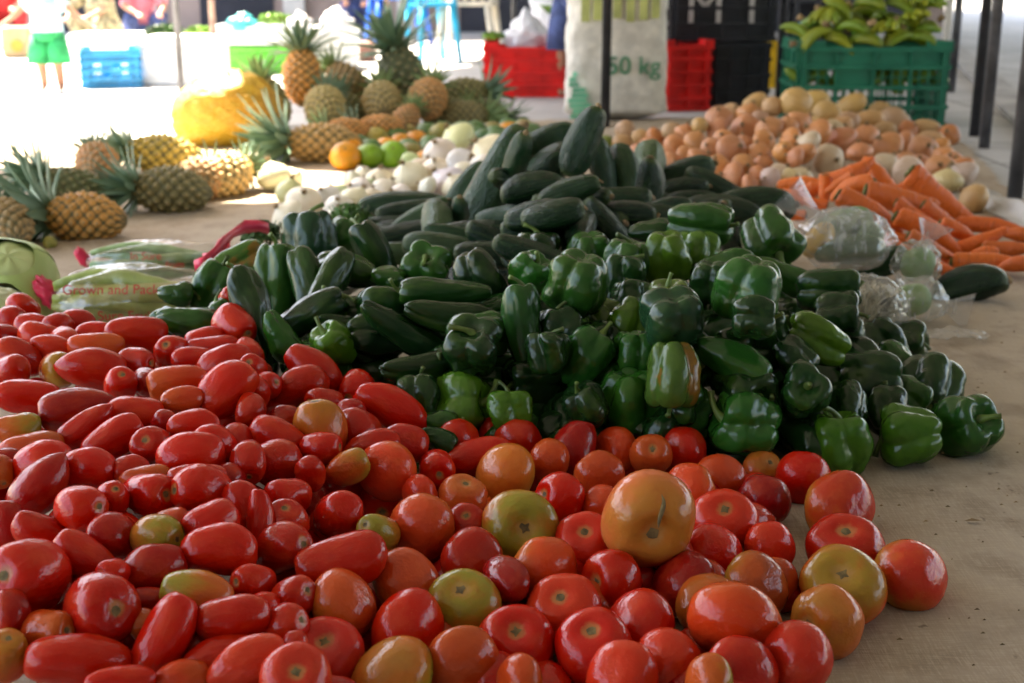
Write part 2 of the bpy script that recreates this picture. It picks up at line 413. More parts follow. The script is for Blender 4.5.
# ------------------------------------------------------------------ proto meshes (unit: length 1 along z, width 1)
def tomato_round(seed):
    r = random.Random(seed); k = r.choice([4, 5, 6]); am = r.uniform(.0, .035); ph = r.uniform(0, 6); sx = r.uniform(-.03, .05); dm = r.uniform(.10, .17)
    def fn(p, a):
        rr = math.sin(a); z = math.cos(a)
        lob = 1 + am*math.cos(k*p+ph)*(.4+.6*max(0, z)) + .07*nz((math.cos(p), math.sin(p), z), 1.1, seed)
        q = abs(rr)**.9*lob*.5
        zz = z*.5
        if z > 0: zz -= dm*math.exp(-(rr/.33)**2) + am*.6*rr*(1-rr)*(1-math.cos(k*p+ph))
        else: zz += .03*math.exp(-(rr/.3)**2)
        return (q*math.cos(p)*(1+sx), q*math.sin(p)*(1-sx), zz)
    V, Fc = closed(fn, 40, 26)
    m = mesh('tomato', V, Fc, True, [M['tomato']])
    top = .5-dm
    b = MB(); nn = 9
    pts = [(0, 0, top+.004)]
    Vs = [(0, 0, top+.012)] + [((.03+.012*math.sin(j*2.3+seed))*math.cos(2*PI*j/nn), (.03+.012*math.sin(j*2.3+seed))*math.sin(2*PI*j/nn), top+.016) for j in range(nn)] + \
         [((.062+.022*math.sin(j*3.1+seed))*math.cos(2*PI*j/nn), (.062+.022*math.sin(j*3.1+seed))*math.sin(2*PI*j/nn), top+.016) for j in range(nn)]
    b.add(Vs, [(0, 1+j, 1+(j+1) % nn) for j in range(nn)] + [(1+j, 1+nn+j, 1+nn+(j+1) % nn, 1+(j+1) % nn) for j in range(nn)])
    return m, [('stem_scar', b.mesh('stem_scar', True, [M['scar']]))]
def tomato_plum(seed):
    r = random.Random(seed); tip = r.choice([0, 0, .03, .07]); bend = r.uniform(-.16, .16); tp = r.uniform(-.2, .2); ph = r.uniform(0, 6); sq = r.uniform(.60, .80)
    def fn(p, a):
        rr = math.sin(a)**sq; z = math.cos(a)
        lob = 1 + .02*math.cos(3*p+ph)*(1-z*z*.5) + .10*nz((math.cos(p), math.sin(p), z*1.3), .9, seed)
        q = .5*rr*lob*(1+tp*z)
        zz = z*.5
        if z > 0: zz -= .045*math.exp(-(rr/.22)**2)
        else: zz -= tip*math.exp(-(rr/.35)**2)
        return (q*math.cos(p)+bend*(z*z-.5), q*math.sin(p), zz)
    V, Fc = closed(fn, 32, 26)
    m = mesh('plum_tomato', V, Fc, True, [M['tomato']])
    b = MB(); nn = 8; cx = bend*.5; top = .5-.035
    Vs = [(cx, 0, top-.004)] + [(cx+.07*math.cos(2*PI*j/nn)*(1+.25*math.sin(j*2.7+seed)), +.07*math.sin(2*PI*j/nn), top+.008) for j in range(nn)]
    b.add(Vs, [(0, 1+j, 1+(j+1) % nn) for j in range(nn)])
    return m, [('stem_scar', b.mesh('stem_scar', True, [M['scar']]))]
def pepper(seed, long=False):
    r = random.Random(seed); k = r.choice([3, 4, 4]) if not long else r.choice([2, 3]); ph = r.uniform(0, 6); gd = r.uniform(.20, .34) if not long else r.uniform(.10, .2)
    tp = r.uniform(.02, .26) if not long else r.uniform(.30, .5); dm = r.uniform(.13, .2) if not long else .07; bend = r.uniform(-.06, .06) if not long else r.uniform(-.25, .25)
    lob_amp = [r.uniform(.7, 1.15) for _ in range(k)]
    twist = r.uniform(-.35, .35)
    def fn(p, a):
        s, c = math.sin(a), math.cos(a)
        rr = abs(s)**(.62 if not long else .8); z = math.copysign(abs(c)**.78, c)
        th = (k*p) % (2*PI*k); li = int(th/(2*PI)) % k; fr = th/(2*PI) - int(th/(2*PI))
        prof = (math.sin(PI*fr)**2+.012)**.36                       # rounded lobe, sharp groove
        amp = lob_amp[li]*.5 + .5
        q = .5*rr*(1-gd+gd*prof)*(1 - (1-amp)*prof)*(1 - tp*(1-z)/2)
        q *= 1 + .17*nz((math.cos(p), math.sin(p), z*1.4), 1.1, seed) + .03*nz((math.cos(p), math.sin(p), z*1.4), 3.2, seed+2)
        zz = z*.5
        e = rr
        if z > 0: zz += -.02 - dm*math.exp(-(e/.42)**2) + .035*(prof-.6)*min(1, e*2)
        else: zz -= (.05*(prof-.5)*min(1, e*2) - (.10 if not long else .0)*math.exp(-(e/.35)**2))
        pr = p + twist*z + ph
        return (q*math.cos(pr)+bend*(z*z-.4), q*math.sin(pr), zz)
    V, Fc = closed(fn, 60 if k != 4 else 64, 36)
    m = mesh('bell_pepper', V, Fc, True, [M['pepper']])
    top = .48-dm; b = MB(); cx = bend*.6
    bx, by = r.uniform(-.22, .22), r.uniform(-.22, .22); n = 8; ln = r.uniform(.26, .42)
    pts = []; rad = []
    for i in range(n):
        t = i/(n-1); pts.append((cx+bx*t*t*1.3, by*t*t*1.3, top-.03+ln*(t-.25*t*t))); rad.append((.13 if i == 0 else .085-.05*min(1, t*2)) + (.014 if i == n-1 else 0))
    b.tube(pts, rad, 9)
    return m, [('stem', b.mesh('stem', True, [M['stem']]))]
def cucumber(seed):
    r = random.Random(seed); bend = r.uniform(-.45, .45)*.5
    def fn(p, a):
        s, c = math.sin(a), math.cos(a)
        rr = abs(s)**.64; z = c
        q = .5*rr*(1+.035*math.cos(5*p)+.05*nz((math.cos(p), math.sin(p), z*4), 1.4, seed)+.05*math.cos(z*2+seed))
        return (q*math.cos(p)+bend*(1-z*z)-bend*.5, q*math.sin(p), z*.5)
    V, Fc = closed(fn, 24, 30)
    m = mesh('cucumber', V, Fc, True, [M['cuke']])
    b = MB(); b.tube([(-bend*.5, 0, .49), (-bend*.5, .01, .52)], [.14, .10], 8)
    return m, [('stem_stub', b.mesh('stem_stub', True, [M['dry']]))]
def onion(seed, kind='onion'):
    r = random.Random(seed); nk = r.uniform(.06, .2)
    def fn(p, a):
        s, c = math.sin(a), math.cos(a)
        q = .5*s*(1+.03*math.cos(4*p+seed)+.05*nz((math.cos(p), math.sin(p), c), 1.3, seed)); z = c*.42
        if c > 0: z += nk*math.exp(-(s/.28)**2)*.9; q *= (1-.12*c)
        return (q*math.cos(p), q*math.sin(p), z)
    V, Fc = closed(fn, 26, 20)
    m = mesh('onion', V, Fc, True, [M['onion']]); b = MB()
    for j in range(7):
        a = j*.9+seed; b.tube([(.03*math.cos(a), .03*math.sin(a), .42+nk*.5), (.05*math.cos(a), .05*math.sin(a), .42+nk+.03), (.09*math.cos(a)+.03*math.sin(seed), .09*math.sin(a), .42+nk+.12*r.random()+.04)], [.035, .02, .006], 5)
    return m, [('neck', b.mesh('neck', True, [M['dry']]))]
def potato(seed):
    def fn(p, a):
        s, c = math.sin(a), math.cos(a)
        q = .5*s**.85*(1+.10*nz((math.cos(p), math.sin(p), c*1.2), 1.2, seed))
        return (q*math.cos(p), q*math.sin(p), c*.5)
    V, Fc = closed(fn, 24, 20)
    return mesh('potato', V, Fc, True, [M['onion']]), []
def citrus(seed):
    def fn(p, a):
        s, c = math.sin(a), math.cos(a)
        q = .5*s*(1+.03*nz((math.cos(p), math.sin(p), c), 1.5, seed)); z = c*.47-(.04*math.exp(-(s/.2)**2) if c > 0 else 0)
        return (q*math.cos(p), q*math.sin(p), z)
    V, Fc = closed(fn, 22, 16); m = mesh('citrus', V, Fc, True, [M['peel']])
    b = MB(); b.tube([(0, 0, .42), (0, 0, .45)], [.05, .04], 7)
    return m, [('stem_button', b.mesh('stem_button', True, [M['scar']]))]
def carrot(seed):
    r = random.Random(seed); bx, by = r.uniform(-.5, .5), r.uniform(-.5, .5)
    def fn(p, a):
        t = a/PI; z = .5 - t
        q = .5*min(1, (t/.05)**.5 if t < .05 else 1)*(1-.12*t-.55*max(0, t-.55)/.45)*(1 if t < .93 else max(0, (1-t)/.07)**.5)
        q *= 1+.06*nz((math.cos(p), math.sin(p), z*9), 1.2, seed)
        k = 4*(z*z)-.3
        return (q*math.cos(p)+bx*k*.5, q*math.sin(p)+by*k*.5, z)
    V, Fc = closed(fn, 18, 40); m = mesh('carrot', V, Fc, True, [M['carrot']])
    b = MB(); x, y = bx*.35, by*.35; b.tube([(x, y, .488), (x, y, .515)], [.33, .24], 9)
    return m, [('crown', b.mesh('crown', True, [M['cap']]))]
def pineapple(seed):
    r = random.Random(seed); NU, NV = 96, 60; eye = []
    def fn(p, a):
        s, c = math.sin(a), math.cos(a)
        rr = abs(s)**.6
        k = 5; z = math.asin(max(-1, min(1, c)))*.8; wv = .35*nz((math.cos(p), math.sin(p), z), 2, seed); e1 = math.sin(k*p + 9*z+wv); e2 = math.sin(k*p - 9*z+wv)
        e = abs(e1*e2)**.6; e *= 1+.25*nz((math.cos(p)*3, math.sin(p)*3, z*3), 2, seed); eye.append(e*min(1, rr*2))
        q = .5*rr*(.84+.15*e + (.06*(e-.8)/.2 if e > .8 else 0))*(1-.05*z)
        return (q*math.cos(p), q*math.sin(p), z*.5 + .02*e*z)
    V, Fc = closed(fn, NU, NV); m = mesh('pineapple', V, Fc, True, [M['pine']])
    at_ = m.attributes.new('eye', 'FLOAT', 'POINT'); at_.data.foreach_set('value', eye[:len(V)])
    b = MB()
    N = 46
    for i in range(N):
        t = i/N; ang = i*2.399+seed; el = math.radians(18+68*t+r.uniform(-6, 6)); L = (.34+.62*math.sin(PI*(.15+.8*t)))*r.uniform(.85, 1.1)*.95
        d = Vector((math.cos(ang)*math.cos(el), math.sin(ang)*math.cos(el), math.sin(el))); sd_ = Vector((-math.sin(ang), math.cos(ang), 0))
        base = Vector((math.cos(ang)*.12*(1-t), math.sin(ang)*.12*(1-t), .42+.14*t)); nn = 6; Vv = []
        up = d.cross(sd_)
        for q in range(nn+1):
            s_ = q/nn; wd = .078*(1-s_)**.75*(.8+.6*s_)+.001
            droop = (.26*(1-t)+.04)*s_*s_*L
            pnt = base + d*L*s_ - Vector((0, 0, droop)) + Vector((math.cos(ang), math.sin(ang), 0))*droop*.6
            Vv += [pnt-sd_*wd+up*wd*.35*-1, pnt+up*.012, pnt+sd_*wd-up*wd*.35]
        b.add(Vv, [(3*q+a_, 3*q+a_+1, 3*q+a_+4, 3*q+a_+3) for q in range(nn) for a_ in (0, 1)])
    cm = b.mesh('leafy_crown', True, [M['leaf']])
    s = MB(); s.tube([(0, 0, -.49), (0, 0, -.53)], [.14, .10], 9)
    return m, [('leafy_crown', cm), ('stalk', s.mesh('stalk', True, [M['dry']]))]

P = {
    'round': [tomato_round(i) for i in range(7)], 'plum': [tomato_plum(i+20) for i in range(9)],
    'bell': [pepper(i+40) for i in range(9)], 'longp': [pepper(i+60, True) for i in range(5)],
    'cuke': [cucumber(i+70) for i in range(5)], 'onion': [onion(i+80) for i in range(5)], 'potato': [potato(i+90) for i in range(4)],
    'citrus': [citrus(i+95) for i in range(2)], 'carrot': [carrot(i+100) for i in range(6)], 'pine': [pineapple(i+110) for i in range(3)],
}
for _b, _k in list(P['onion']):
    _m = _b.copy(); _m.materials.clear(); _m.materials.append(M['wonion']); P.setdefault('wonion', []).append((_m, _k))
NAMES = {'wonion': 'white_onion', 'round': 'round_tomato', 'plum': 'plum_tomato', 'bell': 'bell_pepper', 'longp': 'long_pepper', 'cuke': 'cucumber', 'onion': 'onion',
         'potato': 'potato', 'citrus': 'citrus_fruit', 'carrot': 'carrot', 'pine': 'pineapple'}
def spawn(kind, pos, axis, roll, wd, ln, color, name=None, parts=True, variant=None, parent=None):
    body, kids = P[kind][rnd.randrange(len(P[kind])) if variant is None else variant % len(P[kind])]
    o = bpy.data.objects.new(name or NAMES[kind], body); C.objects.link(o)
    o.rotation_mode = 'QUATERNION'; o.rotation_quaternion = axis_quat(axis, roll); o.location = pos; o.scale = (wd, wd, ln); o.color = color
    if parent is not None: o.parent = parent
    if parts:
        for nm, m in kids:
            c = bpy.data.objects.new(nm, m); C.objects.link(c); c.parent = o; c.color = color
            if kind in ('bell', 'longp', 'pine') : c.scale = (1, 1, wd/ln)      # keep the stem's own proportions
            if c.scale[2] != 1:
                zt = .42 if kind != 'pine' else .45
                c.location = (0, 0, zt*(1-wd/ln))
    return o
def idw(ctrl, x, y):
    s = t = 0
    for a, b_, h in ctrl:
        d2 = ((x-a)**2 + ((y-b_)*1.5)**2)/100 + .3; k = 1/d2**1.3; s += k*h; t += k
    return s/t

# ------------------------------------------------------------------ transcribed layout
ITEMS = []
GROW = {'tomato': 1.07, 'pepper': 1.2, 'cucumber': 1.13, 'onion': 1.17, 'white_onion': 1.42, 'citrus': 1.4, 'carrot': 1.12}
def add(group, kind, px, py, wpx, lpx, ang=0, tilt=0, col='r', h=None, ctrl=None, variant=None, filler=False, roll=None):
    if h is None: h = idw(ctrl, px, py)
    p = at(px, py, h); d = depth(p)
    r, u, t = basis(p); a = math.radians(ang); tl = math.radians(tilt)
    ax = (r*math.cos(a) + u*math.sin(a))*math.cos(tl) + t*math.sin(tl)
    it = dict(group=group, kind=kind, px=px, py=py, p=p, w=wpx*d/F*GROW.get(group, 1)*(1.1 if kind == 'plum' else 1)*(.88 if group == 'pepper' and wpx > 60 else 1), l=lpx*d/F*(GROW.get(group, 1)**.7)*(.86 if group == 'pepper' and wpx > 60 else 1)*(1.12 if group == 'cucumber' else 1), ax=ax, col=col, variant=variant, filler=filler,
              roll=rnd.uniform(0, 6.28) if roll is None else roll, wpx=wpx, lpx=lpx)
    ITEMS.append(it); return it
def dup(group, px, py, wpx):
    for it in ITEMS:
        if it['group'] == group and math.hypot(it['px']-px, it['py']-py) < .36*min(max(wpx, 8), max(it['wpx'], 8)*1.15): return True
    return False

TC = [(20, 300, .17), (136, 330, .17), (235, 315, .185), (70, 400, .165), (200, 400, .165), (300, 350, .16), (390, 409, .12), (300, 430, .135), (100, 500, .15), (40, 580, .13), (200, 500, .145),
      (200, 590, .12), (60, 660, .10), (200, 670, .085), (330, 560, .105), (430, 500, .085), (400, 590, .075), (520, 450, .07), (640, 455, .06), (780, 470, .04), (520, 530, .075), (520, 640, .05),
      (650, 575, .055), (650, 640, .05), (740, 620, .06), (840, 510, .036), (910, 578, .036), (830, 620, .036), (700, 500, .06), (400, 670, .05), (760, 560, .045)]
plum_A = """80 98 78 72 0 r;35 138 80 75 0 r;0 195 60 45 0 d;115 160 80 60 -10 r;155 195 125 65 -10 s;225 210 85 80 0 s;250 155 120 82 -10 r;205 160 60 52 0 r;325 190 95 60 0 r;465 187 205 115 0 r
590 250 118 105 90 r;90 250 165 100 -25 r;175 240 100 62 -20 s;325 228 150 70 0 o;200 305 115 105 40 g;465 285 115 92 0 r;315 305 215 120 -8 r;35 315 115 108 0 r;700 210 125 80 10 r;730 235 120 60 0 r
790 75 90 80 0 r;805 155 118 116 -90 r;420 360 110 95 90 r;500 350 90 85 0 d;770 285 185 100 25 r;660 275 90 55 5 r;600 355 185 118 15 o;625 410 140 85 10 o;855 300 85 80 0 r;785 380 215 140 45 r
95 395 205 105 -2 r;260 440 240 125 8 d;460 460 190 112 -3 r;640 440 120 85 5 r;60 510 150 100 0 G;285 505 205 88 38 r;385 540 215 112 30 r;660 500 175 95 0 r;850 440 110 90 90 r;110 590 205 125 0 o
520 575 120 112 0 r;815 545 110 90 -60 r;735 560 150 110 -20 r;655 600 225 142 5 r;140 640 195 150 20 r;300 650 180 130 -5 r;440 650 110 75 0 r;870 620 130 105 90 r;500 680 110 60 0 o;680 675 160 70 0 r
10 655 80 70 0 o;560 500 80 62 80 d;865 380 80 66 90 r"""
plum_B = """20 250 66 60 0 r;45 305 112 108 0 r;255 308 222 108 -38 r;190 365 195 112 30 r;85 365 95 78 20 r;0 360 130 95 90 r;290 420 120 95 0 r;390 370 108 100 0 r;512 440 255 122 -30 r
60 455 130 108 5 r;160 480 80 64 0 d;270 520 218 155 97 P;400 525 165 130 -40 r;130 545 205 125 -30 r;560 560 165 112 -10 r;0 560 150 80 90 r;370 450 66 55 0 d;750 540 122 108 0 r
810 600 212 112 18 r;670 640 122 108 0 r;100 620 165 142 0 r;240 660 100 92 0 r;370 640 150 100 25 g;875 520 70 60 0 r"""
plum_E = """30 10 90 62 0 d;125 75 198 120 50 d;275 45 150 92 25 r;390 45 100 82 0 r;250 145 142 120 0 r;345 120 100 90 0 r;455 110 152 130 0 r;580 20 190 112 0 r;615 95 172 130 -5 r;700 50 82 65 0 d
760 155 192 112 -62 r;820 40 150 102 0 r;880 110 130 102 -5 r;870 200 115 108 20 r;20 200 150 92 90 d;115 215 152 98 -25 r;345 240 145 130 0 d;465 240 150 118 0 Y;530 190 102 76 0 o
640 195 165 118 15 r;670 275 228 135 -3 r;265 308 235 110 -40 r;465 335 198 135 20 d;870 270 152 130 20 r;105 355 218 192 -15 r;780 375 126 102 0 r;600 415 218 130 -15 G;430 440 142 74 0 d
310 465 192 184 0 r;165 520 142 120 0 o;500 545 275 132 60 r;720 490 222 122 5 r;860 510 152 122 15 r;30 470 150 102 90 d;430 500 84 78 0 o;590 570 100 82 0 d;240 615 305 135 -5 r
675 600 225 105 15 r;770 625 232 122 18 s;20 600 142 120 90 P;560 660 152 80 0 o;370 675 162 60 0 r;870 655 142 90 0 o;900 590 122 72 90 r;890 420 122 110 90 r;355 345 66 56 0 r"""
plum_F = """40 70 122 100 90 r;130 90 88 68 0 r;100 155 152 92 -3 r;170 20 112 82 0 r;320 15 150 70 10 r;235 100 122 90 35 g;70 230 102 82 20 r;220 210 126 114 0 r;95 305 192 130 15 r;220 340 245 132 10 r
495 95 112 96 90 r;610 50 172 86 12 r;0 230 150 60 90 r;330 260 108 95 0 Y;10 405 84 72 90 r;90 430 102 86 0 r;75 515 152 122 10 o;15 470 56 44 0 r;30 620 112 92 90 s;352 115 198 165 98 O"""
round_F = """458 245 180 175 . . O;690 95 170 148 . . y;570 155 130 92 .2 .8 O;580 235 112 108 0 .5 r;725 250 212 188 .2 .05 G;820 160 100 142 -.6 .2 r;410 400 192 146 . . g
605 345 185 150 . . r;785 370 158 162 . . P;240 465 196 166 . . P;570 460 202 156 -.15 .55 G;410 540 236 180 . . r;720 570 206 214 0 .4 r;180 595 206 176 -.1 .5 R;570 625 206 172 . . o
365 660 232 100 . . Y;90 665 192 84 0 .3 s;720 672 160 60 . . o;830 470 152 165 0 .5 s;450 155 66 54 . . s"""
round_G = """45 55 118 112 . . r;128 105 70 82 . . o;305 80 122 100 . . o;385 90 66 80 .1 .3 o;478 75 112 116 . . r;690 130 96 84 .5 .5 P;258 150 132 96 . . o;398 130 148 84 . . P
575 150 128 114 . . o;160 205 132 132 -.8 .2 r;258 220 98 94 . . o;490 185 138 94 . . P;685 210 132 130 . . d;588 265 168 124 .05 .55 s;385 270 234 226 .15 -.42 B;220 315 158 126 0 .5 s
110 390 172 152 . . P;550 340 152 142 . . r;695 330 132 118 . . s;290 420 158 152 -.7 0 r;475 425 172 132 . . d;665 430 168 124 . . G;165 490 182 142 -.15 .5 s;540 480 165 134 . . G
610 525 230 178 . . o;360 535 188 152 . . r;245 590 202 178 -.1 .6 r;435 625 162 172 . . s;620 660 192 86 . . r;315 668 182 66 . . s;550 676 132 50 . . G;50 675 132 54 . . o;15 410 60 112 . . d"""
round_H = """110 85 182 134 0 .6 P;95 155 186 142 . . d;20 215 92 150 . . s;290 185 204 144 . . Q;310 290 216 156 0 .7 r;110 300 204 162 . . O;300 410 236 190 0 .5 Q
497 375 204 206 . . Q;70 420 182 162 . . Q;255 505 206 208 -.65 -.1 B;145 600 204 204 . . s"""
def parse(txt): return [row.split() for row in txt.replace('\n', ';').split(';') if row.strip()]
def add_plums(txt, ox, oy, s):
    for u, v, L, Wd, ang, col in parse(txt):
        px, py = ox+float(u)/s, oy+float(v)/s; L, Wd, ang = float(L)/s, float(Wd)/s, float(ang)
        if dup('tomato', px, py, Wd*1.15): continue
        L *= max(1, 25/min(L, Wd)); Wd *= max(1, 25/min(L, Wd))
        ra = max(L, Wd)/min(L, Wd); Wt = min(L, Wd); R = max(ra, 1.42)
        t = math.degrees(math.acos(max(0, min(1, math.sqrt(max(0, (ra*ra-1)/(R*R-1))))))) if R > 1 else 0
        if rnd.random() < .35: ang += 180
        if ra < 1.15: ang = rnd.uniform(0, 360); t = rnd.uniform(45, 70)
        if rnd.random() < .35: t = -t
        add('tomato', 'plum', px, py, Wt, Wt*R, ang, t, col, ctrl=TC)
def add_rounds(txt, ox, oy, s):
    for u, v, Wd, Hh, sx, sy, col in parse(txt):
        px, py = ox+float(u)/s, oy+float(v)/s; Wd = float(Wd)/s; Hh = float(Hh)/s
        if dup('tomato', px, py, Wd*1.1): continue
        Hh *= max(1, 40/Wd); Wd = max(Wd, 40)
        if sx == '.': ang, t = rnd.uniform(-60, 240), rnd.uniform(-65, -20)
        else:
            sx, sy = float(sx), float(sy); q = min(.97, math.hypot(sx, sy)); ang = math.degrees(math.atan2(sy, sx)); t = math.degrees(math.acos(q))
        pole = min(Wd, Hh*1.03)*.92 if Hh < Wd*1.02 else Hh*.95
        h = None
        if col == 'B' and Wd > 85: h = .098
        add('tomato', 'round', px, py, Wd, max(pole, Wd*.78), ang, t, col, ctrl=TC, h=h)
# big scenes first so that duplicates on the seams fall to the better crop
add_rounds(round_G, 500, 420, 2.596); add_rounds(round_H, 740, 450, 2.93); add_rounds(round_F, 260, 440, 2.81)
add_rounds("500 650 200 172 . . O", 240, 280, 3.415); add('tomato', 'round', 648, 578, 58, 50, 90, -40, 'd', h=.045); add('tomato', 'round', 800, 478, 54, 48, 90, -40, 'r', h=.036)
add_plums("198 75 145 100 80 d", 500, 420, 2.596)
add_plums(plum_A, 0, 280, 3.415); add_plums(plum_B, 240, 280, 3.415); add_plums(plum_E, 0, 460, 3.063); add_plums(plum_F, 260, 440, 2.81)

PC = [(300, 235, .2), (200, 300, .165), (250, 290, .195), (430, 230, .19), (440, 295, .215), (340, 275, .21), (370, 350, .15), (290, 330, .165), (480, 340, .17), (500, 400, .10), (540, 395, .09), (440, 420, .09),
      (620, 400, .1), (580, 290, .24), (525, 330, .19), (510, 275, .24), (700, 215, .27), (650, 230, .25), (620, 340, .16), (700, 360, .16), (750, 300, .255), (740, 420, .085), (837, 445, .045), (905, 438, .042),
      (965, 430, .042), (930, 385, .045), (865, 375, .09), (810, 340, .17), (805, 385, .12), (880, 345, .06), (830, 290, .19), (790, 245, .22), (900, 340, .05), (670, 310, .215), (330, 345, .155)]
# u v L W ang tilt type col
pep = [
 (640, 190, 4.88, """300 165 300 195 -5 10 b g;70 200 220 100 0 0 l k;130 330 230 225 -90 -20 b y;275 310 95 92 -90 0 b y;410 368 300 155 12 0 l g;640 250 240 280 -60 48 b g;715 425 310 120 -25 0 l g;535 500 350 370 -105 -15 b g
170 640 280 320 -90 -35 b h;130 545 200 210 90 20 b y;560 620 120 90 0 0 b k;350 460 160 160 -90 -10 b k"""),
 (780, 160, 4.016, "200 530 245 155 5 0 b k;230 610 160 130 0 0 b k"),
 (680, 310, 4.88, """655 145 300 235 155 10 b y;255 270 360 235 -30 0 l g;310 545 330 350 162 20 b g;605 405 260 262 60 66 b k;770 640 340 320 90 14 b Y;500 650 130 140 0 30 b k;560 230 180 170 -50 0 b k;800 130 170 130 90 0 b k
420 120 220 200 -90 -30 b k;420 200 200 180 0 -30 b k;470 520 200 180 0 -20 b k"""),
 (820, 340, 4.88, """240 195 290 250 180 0 b k;360 125 170 170 -45 20 b g;530 240 250 285 -95 30 b k;430 285 130 130 -30 0 b g;430 480 320 335 180 4 b Y;705 440 300 290 25 45 b g;300 20 230 190 -70 0 b k;420 15 160 160 0 10 b k
150 -20 160 130 90 0 b g;120 330 220 200 90 -30 b k;330 340 220 200 90 -30 b k"""),
 (500, 240, 4.88, """140 190 180 190 60 25 b g;370 235 320 345 -100 -22 b g;605 205 260 175 80 0 b k;440 75 120 125 -90 -20 b g;650 100 120 90 80 10 b g;125 440 440 205 95 0 l g;290 425 170 160 100 0 b k;420 575 290 235 55 0 l g
520 400 110 115 -60 20 b y;620 395 110 115 -120 20 b y;650 560 195 205 -90 -10 b g;240 550 160 120 90 0 b k;190 60 110 110 90 0 b k;640 310 160 150 90 -10 b k;480 500 200 150 90 -10 b k"""),
 (480, 200, 2.846, "168 562 205 215 165 12 b g;425 580 210 200 -90 -22 b g;300 585 110 80 120 20 b k;540 505 180 150 -90 0 b o;75 600 100 70 90 0 b y;715 600 60 60 90 0 b k;330 480 120 110 0 -20 b k;590 440 180 150 -20 -20 b k"),
 (340, 320, 4.88, """210 175 290 230 195 5 b k;640 150 240 285 95 48 b k;600 425 220 290 12 30 b y;485 500 190 80 0 0 l g;480 590 170 90 -30 0 l k;390 370 220 180 90 -10 b k;725 60 120 120 0 -20 b g;330 260 200 160 0 -20 b k;100 60 200 160 0 -30 b k
700 330 180 180 0 -30 b k;430 240 180 160 0 -30 b k;260 330 160 120 -20 0 b k;820 400 120 100 90 -20 b k"""),
 (240, 280, 3.415, "325 215 125 135 132 25 b y;140 200 180 120 -60 0 l g;220 130 150 130 20 10 b k;360 110 160 130 20 10 b k;460 200 190 150 0 -20 b k;560 180 160 150 0 -20 b k"),
 (340, 220, 4.88, "505 365 420 185 180 0 l k;690 300 290 225 -65 -5 b k;430 245 210 245 95 46 b g;190 215 190 155 90 0 b k;235 290 160 110 -15 0 l g;60 430 200 190 0 0 b k;200 450 220 180 0 -15 b k;740 450 200 170 0 -15 b k;560 480 220 160 0 -15 b k;330 500 220 160 0 -15 b k"),
 (160, 200, 4.88, """575 405 400 235 88 0 b g;375 330 290 190 215 0 b o;240 430 270 200 60 0 b g;90 455 160 90 0 0 l g;150 595 290 190 -8 0 l g;740 205 300 225 95 0 b h;890 195 170 165 60 0 b g;900 350 300 205 172 0 l g;800 555 180 165 100 10 b y
660 560 240 200 90 -20 b k;720 430 200 190 90 -30 b k;460 540 220 160 90 -20 b k;820 420 200 170 90 -30 b k;300 560 150 60 120 10 l g;20 580 120 60 0 0 l g"""),
]
for ox, oy, s, txt in pep:
    for u, v, L, Wd, ang, tl, ty, col in parse(txt):
        px, py = ox+float(u)/s, oy+float(v)/s; L, Wd = float(L)/s, float(Wd)/s
        Wd = max(Wd, 43 if ty == 'b' else 28); L = max(L, Wd*.95)
        if dup('pepper', px, py, Wd*1.25): continue
        if col == 'k' and any(math.hypot(px-a_, py-b_) < 26 for a_, b_ in ((392, 383), (785, 440), (400, 375))): continue
        if ty == 'b' and col == 'k' and 170 < px < 500 and 225 < py < 385 and rnd.random() < .6: ty = 'l'; L = Wd*2.1; Wd *= .85; ang = str(float(ang)+rnd.uniform(-40, 40))
        add('pepper', 'bell' if ty == 'b' else 'longp', px, py, Wd, L, float(ang), float(tl), col, ctrl=PC)

CC = [(583, 120, .385), (500, 150, .33), (440, 195, .15), (380, 205, .12), (390, 250, .12), (445, 235, .2), (560, 200, .30), (650, 170, .23), (700, 190, .18), (760, 205, .17), (620, 240, .24), (540, 245, .24), (480, 245, .2), (650, 210, .24)]
cuk = [
 (340, 110, 4.436, """680 330 470 185 62 0 g;540 370 280 100 55 0 g;280 420 330 100 3 0 g;340 440 300 82 8 0 k;350 470 240 76 30 0 l;425 505 260 125 -88 58 l;250 555 340 95 12 0 k;130 540 240 70 -2 0 g;520 560 260 95 -8 0 g
740 590 320 115 -22 0 k;860 650 320 125 -20 0 k;480 620 340 130 -10 0 l;260 640 240 95 0 0 l;780 225 260 100 70 40 g;750 470 260 112 12 25 g;900 480 280 125 5 0 k;520 485 200 80 80 40 g;640 540 300 110 0 0 k;700 640 320 120 0 0 k;160 500 240 60 5 0 k"""),
 (520, 100, 4.88, """130 205 260 135 22 0 g;150 335 260 160 38 0 k;302 205 300 150 66 0 g;400 320 260 115 -75 20 g;512 375 290 135 -78 25 g;635 320 260 150 -95 60 l;780 365 290 125 22 0 g;790 430 220 90 5 0 k;320 455 240 110 -15 30 k;160 560 260 130 12 0 k
290 635 260 125 -110 62 k;430 620 290 120 -50 0 k;520 560 240 120 0 0 k;240 450 260 120 20 0 k;60 440 260 130 10 0 k;620 440 260 130 80 10 k;600 560 260 110 0 0 k;700 540 240 110 10 0 k;60 640 260 120 0 0 k;500 480 240 110 0 0 k"""),
 (600, 90, 4.88, "570 480 290 120 -28 0 k;740 560 340 145 4 0 k;450 528 200 70 0 0 k;290 590 220 100 0 20 k;240 490 220 120 60 30 k;640 590 260 110 -10 0 k;560 570 260 100 0 0 k"),
]
for ox, oy, s, txt in cuk:
    for u, v, L, Wd, ang, tl, col in parse(txt):
        px, py = ox+float(u)/s, oy+float(v)/s; L, Wd = float(L)/s, float(Wd)/s
        if dup('cucumber', px, py, Wd*.8): continue
        add('cucumber', 'cuke', px, py, Wd, L, float(ang), float(tl), col, ctrl=CC)
